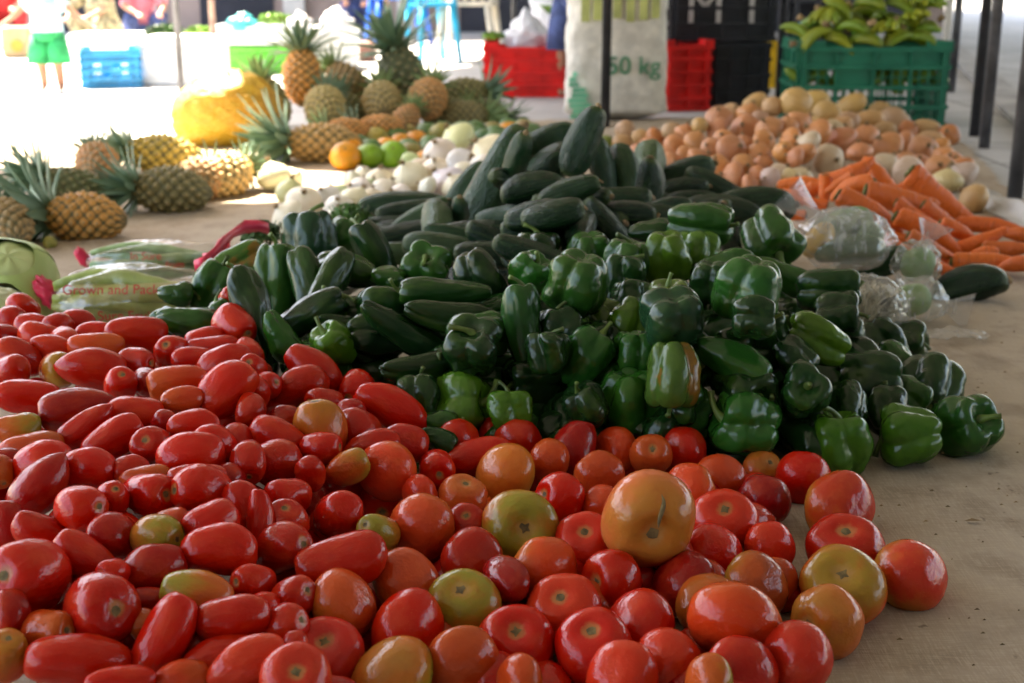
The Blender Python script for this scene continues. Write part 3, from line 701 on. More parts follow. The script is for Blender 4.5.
add('cucumber', 'cuke', 969, 287, 33, 62, 14, 8, 'k', h=.036)
add('cucumber', 'cuke', 872, 262, 26, 60, 10, 20, 'g', h=.05)

KC = [(850, 175, .13), (800, 185, .09), (880, 200, .12), (940, 200, .08), (930, 240, .07), (1000, 250, .035), (800, 215, .05), (900, 250, .05), (1020, 235, .05), (960, 265, .03), (890, 265, .04)]
for u, v, L, Wd, ang in parse("""280 55 215 75 205;90 95 190 50 183;130 125 120 62 200;180 130 130 50 85;290 120 180 70 20;390 60 170 70 -55;370 210 285 78 147;490 160 280 92 168;645 155 310 92 140;600 290 280 78 148
640 240 170 70 145;720 290 160 60 150;860 270 290 62 170;790 332 250 66 202;920 355 190 62 180;850 415 290 76 177;480 310 140 38 175;470 350 130 52 160;680 400 130 60 150;670 440 110 44 155;235 100 120 44 30
60 140 110 42 -20;130 170 110 42 -15;40 220 120 38 -5;965 300 140 60 -8;950 420 140 62 5;820 372 110 44 0;505 110 90 44 0;560 230 200 70 150;430 130 200 64 170;330 180 180 60 160
600 350 180 60 150"""):
    px, py = 780+float(u)/4.016, 160+float(v)/4.016
    add('carrot', 'carrot', px, py, float(Wd)/4.016, float(L)/4.016, float(ang), rnd.uniform(-12, 12), 'c', ctrl=KC)

OC = [(790, 100, .205), (700, 110, .17), (640, 140, .06), (720, 150, .12), (800, 140, .15), (860, 150, .1), (900, 170, .06), (950, 185, .036), (800, 185, .07), (850, 120, .12), (700, 180, .07), (895, 122, .06), (948, 137, .04), (740, 190, .06)]
on1 = """55 95 130 108 -30 p;140 85 110 74 0 p;190 145 125 98 -40 p;285 100 125 72 25 p;275 165 82 66 0 p;360 160 104 70 0 p;460 165 118 92 -40 p;75 180 106 102 0 o;150 215 112 84 0 o;20 190 80 90 0 o;245 240 112 84 0 o;345 220 92 84 0 o
430 270 122 112 0 o;580 205 122 84 0 p;600 240 104 60 0 p;575 285 112 88 0 o;675 225 80 76 0 O;320 290 92 60 0 o;180 310 142 92 0 w;130 270 104 66 0 w;90 300 92 66 0 o;20 290 78 90 0 o;40 240 92 66 0 o;420 200 84 56 0 p
500 250 84 80 0 o;520 200 66 62 0 O;520 370 162 102 0 w;430 340 106 60 0 w;560 340 84 46 0 o;650 310 92 54 0 o;640 370 112 76 0 o;730 350 92 72 0 O;730 400 122 76 0 w;670 420 112 92 0 w;778 482 142 130 0 t;20 370 84 64 0 w;80 390 92 50 0 w;500 320 66 56 0 o
640 270 80 60 0 o;690 330 84 60 0 o;250 180 80 60 0 p;400 120 80 60 0 p;220 200 84 70 0 w"""
on2 = """755 55 112 64 25 p;850 80 92 84 0 p;935 65 92 102 0 p;125 200 96 88 -50 p;100 255 92 64 0 p;200 230 84 66 0 p;270 240 104 66 0 O;350 200 92 74 0 p;420 205 74 72 0 o;485 175 74 72 0 p;580 135 122 94 0 o;570 195 112 88 0 o
725 115 112 84 0 o;710 190 132 130 0 o;835 190 122 112 0 o;950 170 104 110 0 t;470 255 112 110 0 o;365 275 108 110 0 o;545 285 98 96 0 o;640 295 142 124 0 o;770 300 104 88 0 o;890 300 132 122 0 t;800 250 104 66 0 o;920 250 94 84 0 o
240 285 112 76 0 o;350 355 84 56 0 o;480 340 112 60 0 o;570 370 112 84 0 o;650 420 122 104 0 o;700 375 112 66 0 o;760 420 94 76 0 O;790 360 84 56 0 o;870 390 132 70 0 w;830 430 94 84 0 w;940 430 84 58 0 w;960 330 84 80 0 o
170 310 84 56 0 o;730 460 76 50 0 o;320 330 66 56 0 o;650 110 80 70 0 t;780 140 80 70 0 p;600 240 90 70 0 o;420 320 90 60 0 o;280 330 80 60 0 o;700 260 80 70 0 o"""
for ox, oy, s, txt in ((780, 80, 4.016, on1), (600, 90, 4.88, on2)):
    for u, v, Wd, Hh, ang, col in parse(txt):
        px, py = ox+float(u)/s, oy+float(v)/s; Wd, Hh = float(Wd)/s, float(Hh)/s
        Wd, Hh = min(Wd, 29), min(Hh, 28)
        if dup('onion', px, py, Wd*.9): continue
        if col == 'p': add('onion', 'potato', px, py, min(Wd, Hh), max(Wd, Hh), float(ang), 0, col, ctrl=OC)
        else: Wd = max(Wd, 19); add('onion', 'onion', px, py, Wd, max(Hh, Wd*.85), rnd.uniform(0, 180), rnd.uniform(0, 70), col, ctrl=OC)
add('lime', 'citrus', 608, 143, 18, 17, 90, 30, 'L', h=.06)

WC = [(291, 195, .036), (300, 215, .036), (350, 205, .045), (340, 190, .04), (405, 177, .06), (457, 140, .11), (440, 180, .08), (380, 190, .05), (330, 220, .045), (475, 150, .11), (275, 180, .036)]
for ox, oy, s, txt in ((260, 120, 4.88, """75 300 122 120 y;150 290 84 90 w;150 370 112 110 y;320 390 112 84 w;215 425 132 80 w;130 480 122 76 w;385 430 112 84 w;385 480 112 70 w;480 395 122 94 w;475 345 104 66 w;380 360 84 56 g;480 300 84 56 w
590 290 112 94 w;710 280 132 130 w;790 240 94 94 t;740 210 84 56 g;875 160 122 112 w;962 90 132 118 y;860 240 104 66 w;910 310 142 122 w;820 330 84 74 w;620 340 104 84 w;680 370 94 56 w;540 320 74 56 g;520 440 66 64 w;505 260 60 62 w;540 380 94 66 w
420 500 80 60 w"""), (340, 110, 4.436, "660 190 142 116 w;540 240 112 76 w;565 285 94 76 w;420 270 76 56 t;620 250 90 70 w;500 330 90 60 w")):
    for u, v, Wd, Hh, col in parse(txt):
        px, py = ox+float(u)/s, oy+float(v)/s; Wd, Hh = float(Wd)/s, float(Hh)/s
        if dup('white_onion', px, py, Wd*.8): continue
        add('white_onion', 'onion', px, py, Wd, max(Hh, Wd*.85), rnd.uniform(20, 160), rnd.uniform(0, 50), 'W'+col, ctrl=WC)
for u, v, Wd, col in parse("""45 225 96 o;135 220 92 g;225 215 92 g;50 180 84 o;140 170 74 k;80 150 74 k;200 165 74 o;270 152 74 o;340 140 78 o;320 180 80 k;310 203 84 t;160 130 84 t;240 120 78 k;380 180 66 k;400 150 66 k;450 108 84 t;385 100 78 k
610 92 70 k;660 92 70 t;700 112 76 k;740 95 70 o;820 112 80 k;640 122 64 k;750 78 64 k;810 82 64 t;300 102 70 t;375 215 56 o;600 112 64 k;690 130 70 k;770 112 60 o;540 90 70 k;480 90 70 k"""):
    px, py = 340+float(u)/4.436, 110+float(v)/4.436
    add('citrus', 'citrus', px, py, float(Wd)/4.436*1.05, float(Wd)/4.436, 90, rnd.uniform(-20, 60), 'C'+col, h=.035+max(0, 165-py)*.0006)

# ------------------------------------------------------------------ settle neighbours apart (mostly along the line of sight)
def relax(group, iters=25, k_lat=.22):
    its = [i for i in ITEMS if i['group'] in group]
    if not its: return
    cen = []; rad = []; own = []
    for n, it in enumerate(its):
        r = it['w']*.5; half = max(0, it['l']*.5-r)
        ts = (0,) if half < r*.15 else ((-1, 1) if half < r*.6 else ((-1, 0, 1) if half < r*2.2 else (-1, -.5, 0, .5, 1)))
        for t in ts: cen.append(np.array(it['ax'])*half*t); rad.append(r*.89); own.append(n)
    cen = np.array(cen); rad = np.array(rad); own = np.array(own)
    pos = np.array([np.array(i['p']) for i in its]); rays = np.array([np.array((i['p']-Vector((0, 0, CH))).normalized()) for i in its])
    rmin = np.array([i['w']*.47 for i in its])
    for _ in range(iters):
        c = pos[own]+cen; d = c[:, None]-c[None]; dist = np.linalg.norm(d, axis=2)+1e-9
        ov = rad[:, None]+rad[None]-dist; ov[own[:, None] == own[None]] = 0; ov = np.clip(ov, 0, None)
        push = (d/dist[..., None])*ov[..., None]
        mv = np.zeros_like(pos); cnt = np.zeros(len(pos))
        np.add.at(mv, own, push.sum(1)); np.add.at(cnt, own, (ov > 0).sum(1))
        mv *= .45/np.maximum(cnt, 1)[:, None]
        al = (mv*rays).sum(1)[:, None]*rays
        pos += al*1.0 + (mv-al)*k_lat
        pos[:, 2] = np.maximum(pos[:, 2], rmin)
    for it, q in zip(its, pos):
        it['p'] = Vector(q)
relax(('tomato',), 34, .09); relax(('pepper',), 16, .07); relax(('cucumber',), 14, .12); relax(('carrot',), 12, .15); relax(('onion', 'lime'), 20); relax(('white_onion',), 20); relax(('citrus',), 15)

# ------------------------------------------------------------------ second layer that shows in the gaps
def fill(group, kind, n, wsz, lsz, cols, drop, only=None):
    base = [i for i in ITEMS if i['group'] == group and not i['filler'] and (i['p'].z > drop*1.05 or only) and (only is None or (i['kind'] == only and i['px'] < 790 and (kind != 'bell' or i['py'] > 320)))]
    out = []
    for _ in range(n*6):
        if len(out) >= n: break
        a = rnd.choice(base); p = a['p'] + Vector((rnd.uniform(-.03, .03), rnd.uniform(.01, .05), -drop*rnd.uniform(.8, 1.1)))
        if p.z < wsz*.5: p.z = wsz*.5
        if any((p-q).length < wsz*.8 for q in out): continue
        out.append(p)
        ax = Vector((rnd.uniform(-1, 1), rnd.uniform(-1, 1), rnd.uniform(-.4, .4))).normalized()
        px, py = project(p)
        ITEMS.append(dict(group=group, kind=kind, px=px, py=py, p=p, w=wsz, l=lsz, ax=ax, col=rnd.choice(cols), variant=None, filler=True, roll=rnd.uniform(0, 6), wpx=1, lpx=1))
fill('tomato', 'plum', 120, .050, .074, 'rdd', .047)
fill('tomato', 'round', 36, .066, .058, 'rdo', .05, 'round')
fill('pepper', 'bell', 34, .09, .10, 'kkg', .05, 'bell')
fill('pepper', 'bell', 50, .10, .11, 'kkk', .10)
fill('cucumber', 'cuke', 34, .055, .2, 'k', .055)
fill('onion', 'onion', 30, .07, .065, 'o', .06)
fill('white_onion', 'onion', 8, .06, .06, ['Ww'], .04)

COL = {
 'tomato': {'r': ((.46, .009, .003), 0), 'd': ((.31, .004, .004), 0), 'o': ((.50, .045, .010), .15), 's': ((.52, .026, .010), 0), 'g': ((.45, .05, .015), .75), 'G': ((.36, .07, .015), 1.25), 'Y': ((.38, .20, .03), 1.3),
            'y': ((.66, .20, .02), .5), 'P': ((.58, .055, .014), .5), 'O': ((.56, .045, .014), .3), 'Q': ((.52, .022, .014), .85), 'B': ((.56, .12, .035), .5), 'R': ((.54, .02, .014), .0)},
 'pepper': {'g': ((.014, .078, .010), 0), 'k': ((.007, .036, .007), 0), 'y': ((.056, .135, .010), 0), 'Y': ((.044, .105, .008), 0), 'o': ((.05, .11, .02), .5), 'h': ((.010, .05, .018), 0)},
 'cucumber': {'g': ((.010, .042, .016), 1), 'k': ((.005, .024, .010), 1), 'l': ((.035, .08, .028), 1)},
 'carrot': {'c': ((.68, .13, .012), 1)},
 'onion': {'p': ((.50, .30, .13), 1), 'o': ((.58, .235, .09), 1), 'O': ((.50, .17, .06), 1), 'w': ((.60, .46, .28), 1), 't': ((.50, .30, .13), 1)},
 'white_onion': {'Ww': ((.80, .74, .58), 1), 'Wy': ((.66, .64, .36), 1), 'Wg': ((.55, .66, .36), 1), 'Wt': ((.72, .56, .40), 1)},
 'citrus': {'Co': ((.72, .26, .01), 1), 'Cg': ((.20, .38, .02), 1), 'Ck': ((.07, .16, .05), 1), 'Ct': ((.30, .24, .06), 1)},
 'lime': {'L': ((.13, .17, .02), 1)},
}
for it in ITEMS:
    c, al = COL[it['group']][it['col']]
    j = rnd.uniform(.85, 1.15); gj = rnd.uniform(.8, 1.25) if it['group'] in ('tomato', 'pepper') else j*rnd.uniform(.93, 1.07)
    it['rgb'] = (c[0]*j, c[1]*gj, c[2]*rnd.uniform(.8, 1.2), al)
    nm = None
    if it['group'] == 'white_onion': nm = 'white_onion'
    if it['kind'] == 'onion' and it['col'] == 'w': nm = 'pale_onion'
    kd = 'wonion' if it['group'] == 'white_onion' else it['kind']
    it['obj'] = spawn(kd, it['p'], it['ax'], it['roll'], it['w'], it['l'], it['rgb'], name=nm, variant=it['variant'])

# healed crack on the biggest tomato
for it in ITEMS:
    if it['group'] == 'tomato' and it['col'] == 'B' and it['wpx'] > 85:
        b = MB(); R_ = it['w']*.5; r, u, t = basis(it['p']); inv = it['obj'].rotation_quaternion.inverted(); pts = []; rad = []
        for q in range(10):
            a = q/9; v = (r*(.30+.06*math.sin(a*5)) + u*(.62-.85*a) + t).normalized()
            l_ = inv @ v; pts.append((l_.x*.497, l_.y*.497, l_.z*.492)); rad.append(.006+.02*math.sin(PI*a)**.7)
        b.tube(pts, rad, 8); put('healed_crack', b.mesh('healed_crack', True, [M['scar']]), it['obj'])

# ------------------------------------------------------------------ labels that single each vegetable out
def autolabel(group, noun, adj, lft, rgt, marks, cat, grp, buried):
    its = [i for i in ITEMS if i['group'] == group and not i['filler']]
    refs = []; seen = set()
    for mx, my, label, ref in marks:
        c = min((i for i in its if 'lab' not in i), key=lambda i: math.hypot(i['px']-mx, i['py']-my))
        c['lab'] = label; refs.append((c, ref)); seen.add(label)
    def sector(dx, dy):
        k = round(math.degrees(math.atan2(-dy, dx))/45) % 8
        return k
    words = {2: ('behind', ''), 6: ('in front of', ''), 4: ('beside', lft), 0: ('beside', rgt), 3: ('behind', lft), 1: ('behind', rgt), 5: ('in front of', lft), 7: ('in front of', rgt)}
    rk = {0: 'just', 1: 'second', 2: 'third', 3: 'fourth', 4: 'fifth', 5: 'sixth', 6: 'seventh', 7: 'eighth', 8: 'ninth', 9: 'tenth', 10: 'eleventh', 11: 'twelfth'}
    table = {}
    for n, (c, ref) in enumerate(refs):
        for i in its:
            if i is c: continue
            table.setdefault((n, sector(i['px']-c['px'], i['py']-c['py'])), []).append((math.hypot(i['px']-c['px'], i['py']-c['py']), id(i)))
    rank = {}
    for k, v in table.items():
        for r_, (d_, q) in enumerate(sorted(v)): rank[k + (q,)] = (r_, d_)
    for i in its:
        if 'lab' in i: continue
        cand = []
        for n, (c, ref) in enumerate(refs):
            k = sector(i['px']-c['px'], i['py']-c['py']); r_, d_ = rank[(n, k, id(i))]; cand.append((r_*40+d_, n, k, r_))
        for _, n, k, r_ in sorted(cand):
            prep, side = words[k]
            lab = f"{adj(i)} {noun(i)} {rk.get(r_, 'far')} {prep} {refs[n][1]}{side}"
            if lab not in seen: i['lab'] = lab; seen.add(lab); break
        else: i['lab'] = buried
    for i in its: tag(i['obj'], i['lab'], cat(i), grp(i))
    for i in ITEMS:
        if i['group'] == group and i['filler']: tag(i['obj'], buried.replace('red plum', 'red round') if i['kind'] == 'round' else buried, cat(i), grp(i))
tadj = {'r': 'red', 'd': 'deep red', 'o': 'orange-red', 's': 'salmon red', 'g': 'olive-tinged', 'G': 'greenish', 'Y': 'yellow-green', 'y': 'yellow-orange', 'P': 'orange patchy', 'O': 'orange-red', 'Q': 'red and green', 'B': 'tan-orange', 'R': 'ribbed red'}
autolabel('tomato', lambda i: 'plum tomato' if i['kind'] == 'plum' else 'round tomato', lambda i: tadj[i['col']], ', cabbage side', ', burlap side', [
 (22, 318, 'lumpy double red plum tomato in front of the cabbages', 'the lumpy tomato by the cabbages'),
 (136, 335, 'big smooth red plum tomato in front of the bagged beans', 'the big tomato by the beans'),
 (236, 325, 'red plum tomato tucked end-on under the dark green peppers', 'the end-on tomato under the peppers'),
 (92, 370, 'long orange-red plum tomato below the big one by the beans', 'the long tomato below the beans'),
 (230, 391, 'large slanting red plum tomato with pointed end, upper heap', 'the large slanting plum tomato'),
 (319, 432, 'tall upright orange-red plum tomato with a yellow patch', 'the tall upright patched tomato'),
 (390, 409, 'longest red plum tomato sloping down against the dark peppers', 'the longest sloping plum tomato'),
 (17, 429, 'green-shouldered plum tomato at the heap edge below the cabbages', 'the green-shouldered edge tomato'),
 (76, 427, 'wide deep red plum tomato in the middle of the cabbage side', 'the wide deep red tomato'),
 (192, 456, 'plump glossy red plum tomato in the middle of the plum tomatoes', 'the plump glossy plum tomato'),
 (152, 538, 'small yellow-green tomato among the red plum tomatoes', 'the small yellow-green tomato'),
 (196, 595, 'olive and orange plum tomato with a round scar', 'the olive plum tomato'),
 (163, 638, 'pointed red plum tomato standing on end', 'the pointed standing tomato'),
 (34, 576, 'big ball-like red tomato at the edge of the plum tomatoes', 'the big ball-like tomato'),
 (101, 612, 'round glossy red tomato between the ball-like and the pointed one', 'the round glossy tomato'),
 (338, 561, 'big red plum tomato pointing its tip at the round tomatoes', 'the tip-pointing plum tomato'),
 (385, 481, 'tall orange-red tomato with a small blemish', 'the blemished tall tomato'),
 (648, 524, 'largest tan-orange tomato with a dark crack, topmost of the round ones', 'the largest cracked tomato'),
 (910, 578, 'lone green and red tomato out on the bare burlap', 'the lone outer tomato'),
 (506, 474, 'yellow-orange round tomato with a bright sheen', 'the yellow-orange tomato'),
 (518, 529, 'olive-topped round tomato with a large brown stem scar', 'the olive-topped tomato'),
 (463, 604, 'yellow-green flattened tomato with a ringed stem scar', 'the flattened yellow-green tomato'),
 (324, 652, 'ribbed red tomato with a pale star-shaped scar', 'the ribbed tomato'),
 (735, 622, 'large smooth orange-red round tomato near the front of the heap', 'the large front round tomato'),
 (827, 622, 'tan and green tomato with a scarred side, outer front edge', 'the scarred tan tomato'),
 (773, 503, 'lumpy deep red tomato at the foot of the peppers', 'the lumpy deep red tomato'),
 (576, 449, 'upright deep red plum tomato among the round tomatoes', 'the upright deep red tomato'),
 (417, 632, 'wide red-orange round tomato in the front row', 'the wide front-row tomato'),
 (839, 513, 'green-flushed orange tomato at the rear outer corner', 'the green-flushed corner tomato'),
], lambda i: 'tomato', lambda i: 'plum tomatoes heaped on the burlap' if i['kind'] == 'plum' else 'round tomatoes heaped on the burlap', 'red plum tomato buried under the top layer, seen only in gaps')
padj = {'g': 'green', 'k': 'dark green', 'y': 'yellow-green', 'Y': 'bright green', 'o': 'orange-patched green', 'h': 'very glossy green'}
autolabel('pepper', lambda i: 'bell pepper' if i['kind'] == 'bell' else 'long pepper', lambda i: padj[i['col']], ', bean side', ', carrot side', [
 (701, 224, 'glossy green bell pepper lying on top of the pepper heap, stem sideways', 'the topmost lying pepper'),
 (771, 241, 'green bell pepper with a curved pale stem, beside the tied bag', 'the curved-stem pepper'),
 (750, 292, 'large blocky green bell pepper showing its lobed bottom', 'the large blocky pepper'),
 (675, 320, 'crinkled pepper with a silvery sheen on its bottom', 'the silvery crinkled pepper'),
 (814, 340, 'bright yellow-green ridged pepper under the dark long ones', 'the bright ridged pepper'),
 (804, 393, 'dark green pepper facing out with its stem in a sunken dish', 'the stem-on pepper'),
 (838, 441, 'upright bright green pepper with a short stub, front row', 'the upright front pepper'),
 (908, 438, 'wide green pepper with two lying lobes, front row on the burlap', 'the wide two-lobed pepper'),
 (964, 430, 'outermost green pepper on the burlap with a split lower lobe', 'the outermost pepper'),
 (743, 422, 'green pepper with a long pale sideways stem above the tomatoes', 'the long-stemmed front pepper'),
 (576, 288, 'big dark green pepper with shiny shoulders in the heap centre', 'the big shiny-shouldered pepper'),
 (525, 330, 'tall wavy pale green pepper standing upright', 'the tall wavy pepper'),
 (538, 397, 'bell pepper with a hooked stem directly behind the tomatoes', 'the hooked-stem pepper'),
 (629, 404, 'round glossy pepper with a white highlight behind the tomatoes', 'the round glossy pepper'),
 (670, 377, 'orange-patched pepper wedged between darker ones', 'the orange-patched pepper'),
 (443, 295, 'longest dark pepper lying flat across the heap', 'the longest flat pepper'),
 (428, 270, 'open-topped green pepper with its stem straight up', 'the straight-stem pepper'),
 (278, 283, 'large two-lobed green pepper hanging over the plum tomatoes', 'the large hanging pepper'),
 (237, 267, 'ribbed green pepper with a red-brown patch by the pink ribbon', 'the red-brown patched pepper'),
 (312, 242, 'mottled shiny pepper beside the parsley', 'the mottled pepper by the parsley'),
 (471, 350, 'dark pepper facing out with a brown stem tip', 'the brown-tipped pepper'),
 (463, 407, 'olive lobed pepper with a bent stem above the plum tomatoes', 'the bent-stem olive pepper'),
 (383, 356, 'dark pepper with a stem curling toward the plum tomatoes', 'the curled-stem dark pepper'),
], lambda i: 'pepper', lambda i: 'green peppers heaped behind the tomatoes', 'dark green pepper buried inside the heap, seen only in gaps')
cadj = {'g': 'green', 'k': 'dark green', 'l': 'light green'}
autolabel('cucumber', lambda i: 'cucumber', lambda i: cadj[i['col']], ', white onion side', ', carrot side', [
 (582, 142, 'topmost bluish green cucumber standing up from the heap', 'the topmost cucumber'),
 (493, 184, 'thick long dark cucumber leaning steeply by the white onions', 'the thick leaning cucumber'),
 (625, 177, 'smooth cucumber hanging blunt end down beside the topmost one', 'the hanging cucumber'),
 (752, 205, 'big dark cucumber lying flat behind the topmost pepper', 'the big flat cucumber'),
 (436, 224, 'pale green cucumber pointing its blunt end out', 'the end-on pale cucumber'),
 (969, 287, 'single dark cucumber lying on the burlap beside the carrots', 'the single outer cucumber'),
 (396, 235, 'long thin dark cucumber low down above the parsley', 'the long low cucumber'),
 (650, 166, 'short cucumber with a yellow-green rounded tip facing out', 'the green-tipped cucumber'),
 (403, 205, 'uppermost of the flat cucumbers beside the white onions', 'the uppermost flat cucumber'),
], lambda i: 'cucumber', lambda i: 'cucumbers heaped behind the peppers', 'dark cucumber buried inside the heap, seen only in gaps')
autolabel('carrot', lambda i: 'carrot', lambda i: 'orange', ', cucumber side', ', walkway side', [
 (850, 174, 'topmost carrot tilted up against the onions', 'the topmost carrot'),
 (902, 200, 'thick carrot lying across the top of the pile', 'the thick top carrot'),
 (872, 212, 'thick carrot sloping down toward the plastic bags', 'the carrot sloping to the bags'),
 (940, 199, 'long bent carrot leaning beside the pale onions', 'the bent carrot by the onions'),
 (977, 243, 'carrot crossing over others with its crown forward', 'the crossing carrot'),
 (992, 263, 'outermost thick carrot lying flat on the burlap', 'the outermost flat carrot'),
 (825, 192, 'small carrot standing upright in the pile', 'the small upright carrot'),
], lambda i: 'carrot', lambda i: 'carrots piled beside the onions', 'orange carrot buried in the pile')
oadj = {'p': 'tan', 'o': 'copper brown', 'O': 'reddish brown', 'w': 'pale', 't': 'yellow-brown'}
autolabel('onion', lambda i: 'potato' if i['kind'] == 'potato' else 'onion', lambda i: oadj[i['col']], ', cucumber side', ', walkway side', [
 (974, 200, 'large pale tan onion at the outer end beside the carrots', 'the large outer pale onion'),
 (948, 136, 'lone red-brown onion beside the green crate corner', 'the lone crate-corner onion'),
 (792, 103, 'topmost tan potato of the pile in front of the green crate', 'the topmost potato'),
 (851, 105, 'two-toned tan potato directly in front of the green crate', 'the crate-side potato'),
 (895, 121, 'upright tan potato at the foot of the green crate', 'the upright crate-foot potato'),
 (625, 131, 'tan potato standing alone by the foot of the rice sack', 'the potato by the sack'),
 (745, 129, 'big round copper onion high in the heap', 'the big high onion'),
 (718, 118, 'copper onion with a dry stalk at the heap crest', 'the dry-stalked onion'),
 (675, 146, 'bright copper onion low near the cucumbers', 'the bright low onion'),
 (731, 150, 'large copper onion in the middle of the heap', 'the large middle onion'),
 (887, 147, 'round copper onion in the walkway half of the heap', 'the round walkway onion'),
 (923, 151, 'pinkish onion with a brown root end facing out', 'the root-end onion'),
 (910, 172, 'pale papery onion above the bent carrot', 'the papery onion'),
 (825, 157, 'pale knobbly onion directly behind the carrots', 'the knobbly pale onion'),
 (733, 176, 'copper onion at the foot of the heap behind the cucumbers', 'the heap-foot onion'),
], lambda i: 'potato' if i['kind'] == 'potato' else 'onion', lambda i: 'onions and potatoes in the brown heap', 'copper onion buried inside the heap, seen only in gaps')
for i in ITEMS:
    if i['group'] == 'lime': tag(i['obj'], 'green and yellow lime among the onions beside the topmost cucumber', 'lime')
wadj = {'Ww': 'white', 'Wy': 'yellowish', 'Wg': 'greenish', 'Wt': 'tan-skinned'}
autolabel('white_onion', lambda i: 'white onion', lambda i: wadj[i['col']], ', pineapple side', ', cucumber side', [
 (457, 138, 'large yellow-tinted white onion on top of the heap', 'the large yellow-tinted onion'),
 (405, 177, 'big white onion with a pointed neck above the flat cucumbers', 'the big pointed onion'),
 (275, 181, 'sunlit pale yellow onion alone on the bright cloth', 'the sunlit lone onion'),
 (290, 196, 'round yellowish onion at the end of the white onions', 'the round end onion'),
 (446, 183, 'white onion with a brown root end touching the leaning cucumber', 'the brown-rooted onion'),
 (338, 218, 'small white onion directly behind the parsley', 'the small parsley onion'),
], lambda i: 'onion', lambda i: 'white onions heaped beside the cucumbers', 'white onion buried in the heap, seen only in gaps')
zadj = {'Co': 'orange', 'Cg': 'bright green', 'Ck': 'dark green', 'Ct': 'olive brown'}
autolabel('citrus', lambda i: 'mandarin', lambda i: zadj[i['col']], ', sack side', ', cucumber side', [
 (350, 160, 'bright orange mandarin at the corner of the citrus rows', 'the corner orange mandarin'),
 (370, 159, 'bright green mandarin next to the corner orange one', 'the corner green mandarin'),
 (391, 158, 'bright green mandarin touching the white onions', 'the green mandarin by the onions'),
 (507, 131, 'orange mandarin near the tip of the cucumber heap', 'the orange mandarin by the cucumbers'),
 (441, 134, 'olive brown mandarin behind the yellow-tinted onion', 'the olive mandarin'),
], lambda i: 'mandarin', lambda i: 'mandarins spread beside the pineapples', 'mandarin buried in the pile')

# ------------------------------------------------------------------ pineapples
PG = [  # px py W L ang tilt h color label
 (83, 218, 48, 62, 178, -12, .062, (.42, .20, .05), 'orange spiky pineapple lying in front on the cloth, crown toward the edge'),
 (76, 186, 32, 62, 168, 0, .085, (.09, .11, .05), 'dark green pineapple lying behind the orange spiky one'),
 (97, 163, 38, 50, 100, -70, .09, (.33, .15, .06), 'brown pineapple facing out with its round base, behind the dark one'),
 (6, 224, 46, 60, 120, -60, .07, (.24, .15, .07), 'brown pineapple cut by the photo edge beside the cabbages'),
 (170, 191, 46, 60, 178, -5, .066, (.14, .12, .05), 'olive pineapple with its crown toward the orange spiky one'),
 (200, 180, 42, 50, 40, -55, .065, (.40, .20, .08), 'reddish pineapple end-on between the olive and the sunlit one'),
 (226, 176, 44, 54, 30, -45, .065, (.50, .33, .14), 'sunlit pale pineapple at the inner end of the row'),
 (163, 155, 38, 60, 175, 0, .065, (.40, .28, .05), 'yellow pineapple lying behind the olive one in the sun'),
 (302, 76, 37, 45, 92, -14, .26, (.46, .20, .05), 'orange pineapple standing on top of the pineapple heap beside the yellow sack'),
 (347, 85, 36, 44, 130, -30, .2, (.20, .13, .06), 'brown-green pineapple behind the orange topmost one'),
 (325, 106, 37, 42, 80, -60, .15, (.28, .22, .09), 'yellow-eyed pineapple end-on in the middle of the heap'),
 (382, 101, 36, 42, 100, -60, .15, (.26, .20, .09), 'tan-eyed pineapple end-on below the tall crown'),
 (321, 144, 38, 62, 180, 5, .07, (.34, .20, .08), 'long pineapple lying in front beside the mandarins, crown toward the sack'),
 (346, 131, 24, 36, 180, 0, .085, (.50, .20, .05), 'small orange pineapple peeking out behind the long front one'),
 (379, 128, 25, 40, 185, 0, .085, (.46, .20, .06), 'orange pineapple lying behind the mandarin rows'),
 (405, 122, 26, 34, 60, -30, .085, (.36, .16, .06), 'red-brown pineapple behind the mandarins below the tall-crowned one'),
 (403, 78, 44, 56, 108, 5, .22, (.07, .09, .05), 'dark pineapple with the tallest leafy crown on the heap'),
 (428, 98, 36, 40, 70, -55, .16, (.36, .17, .06), 'orange-brown pineapple end-on beside the dark tall-crowned one'),
 (464, 95, 32, 42, 10, -15, .14, (.17, .16, .07), 'olive pineapple at the chair end of the heap, upper'),
 (466, 116, 28, 40, 0, -20, .075, (.16, .14, .07), 'brown-olive pineapple under the olive one at the heap end'),
 (489, 114, 26, 32, -20, -20, .07, (.09, .10, .05), 'small dark pineapple last at the chair end of the heap'),
 (272, 100, 30, 42, 120, -20, .12, (.12, .13, .05), 'green pineapple between the yellow sack and the heap'),
 (350, 112, 30, 40, 120, -30, .1, (.08, .10, .05), 'dark pineapple deep in the heap behind the yellow-eyed one'),
 (445, 112, 30, 40, 10, -30, .09, (.10, .11, .05), 'dark pineapple under the orange-brown end-on one'),
]
for k, (px, py, wd, ln, ang, tl, h, col, lab) in enumerate(PG):
    p = at(px, py, h); d = depth(p); r, u, t = basis(p); a = math.radians(ang); tl = math.radians(tl)
    ax = (r*math.cos(a)+u*math.sin(a))*math.cos(tl)+t*math.sin(tl)
    W_, L_ = wd*d/F*1.12, ln*d/F*1.08
    o = spawn('pine', p, ax, k*1.1, W_, L_, (min(.8, col[0]*1.5), min(.6, col[1]*1.5), col[2]*1.3, 1), variant=k)
    for c in o.children:
        if c.name.startswith('leafy'):
            c.color = (.16, .26, .17, 1) if px < 250 or k % 2 == 0 else (.22, .33, .13, 1)
            q = 1.7 if k in (0, 1, 12) else 1.3 if k == 16 else (.75 if tl < -.4 else 1.15); c.scale = (q, q, q*W_/L_); c.location = (0, 0, .47-.45*q*W_/L_)
    tag(o, lab, 'pineapple', 'pineapples lying on the market cloth')

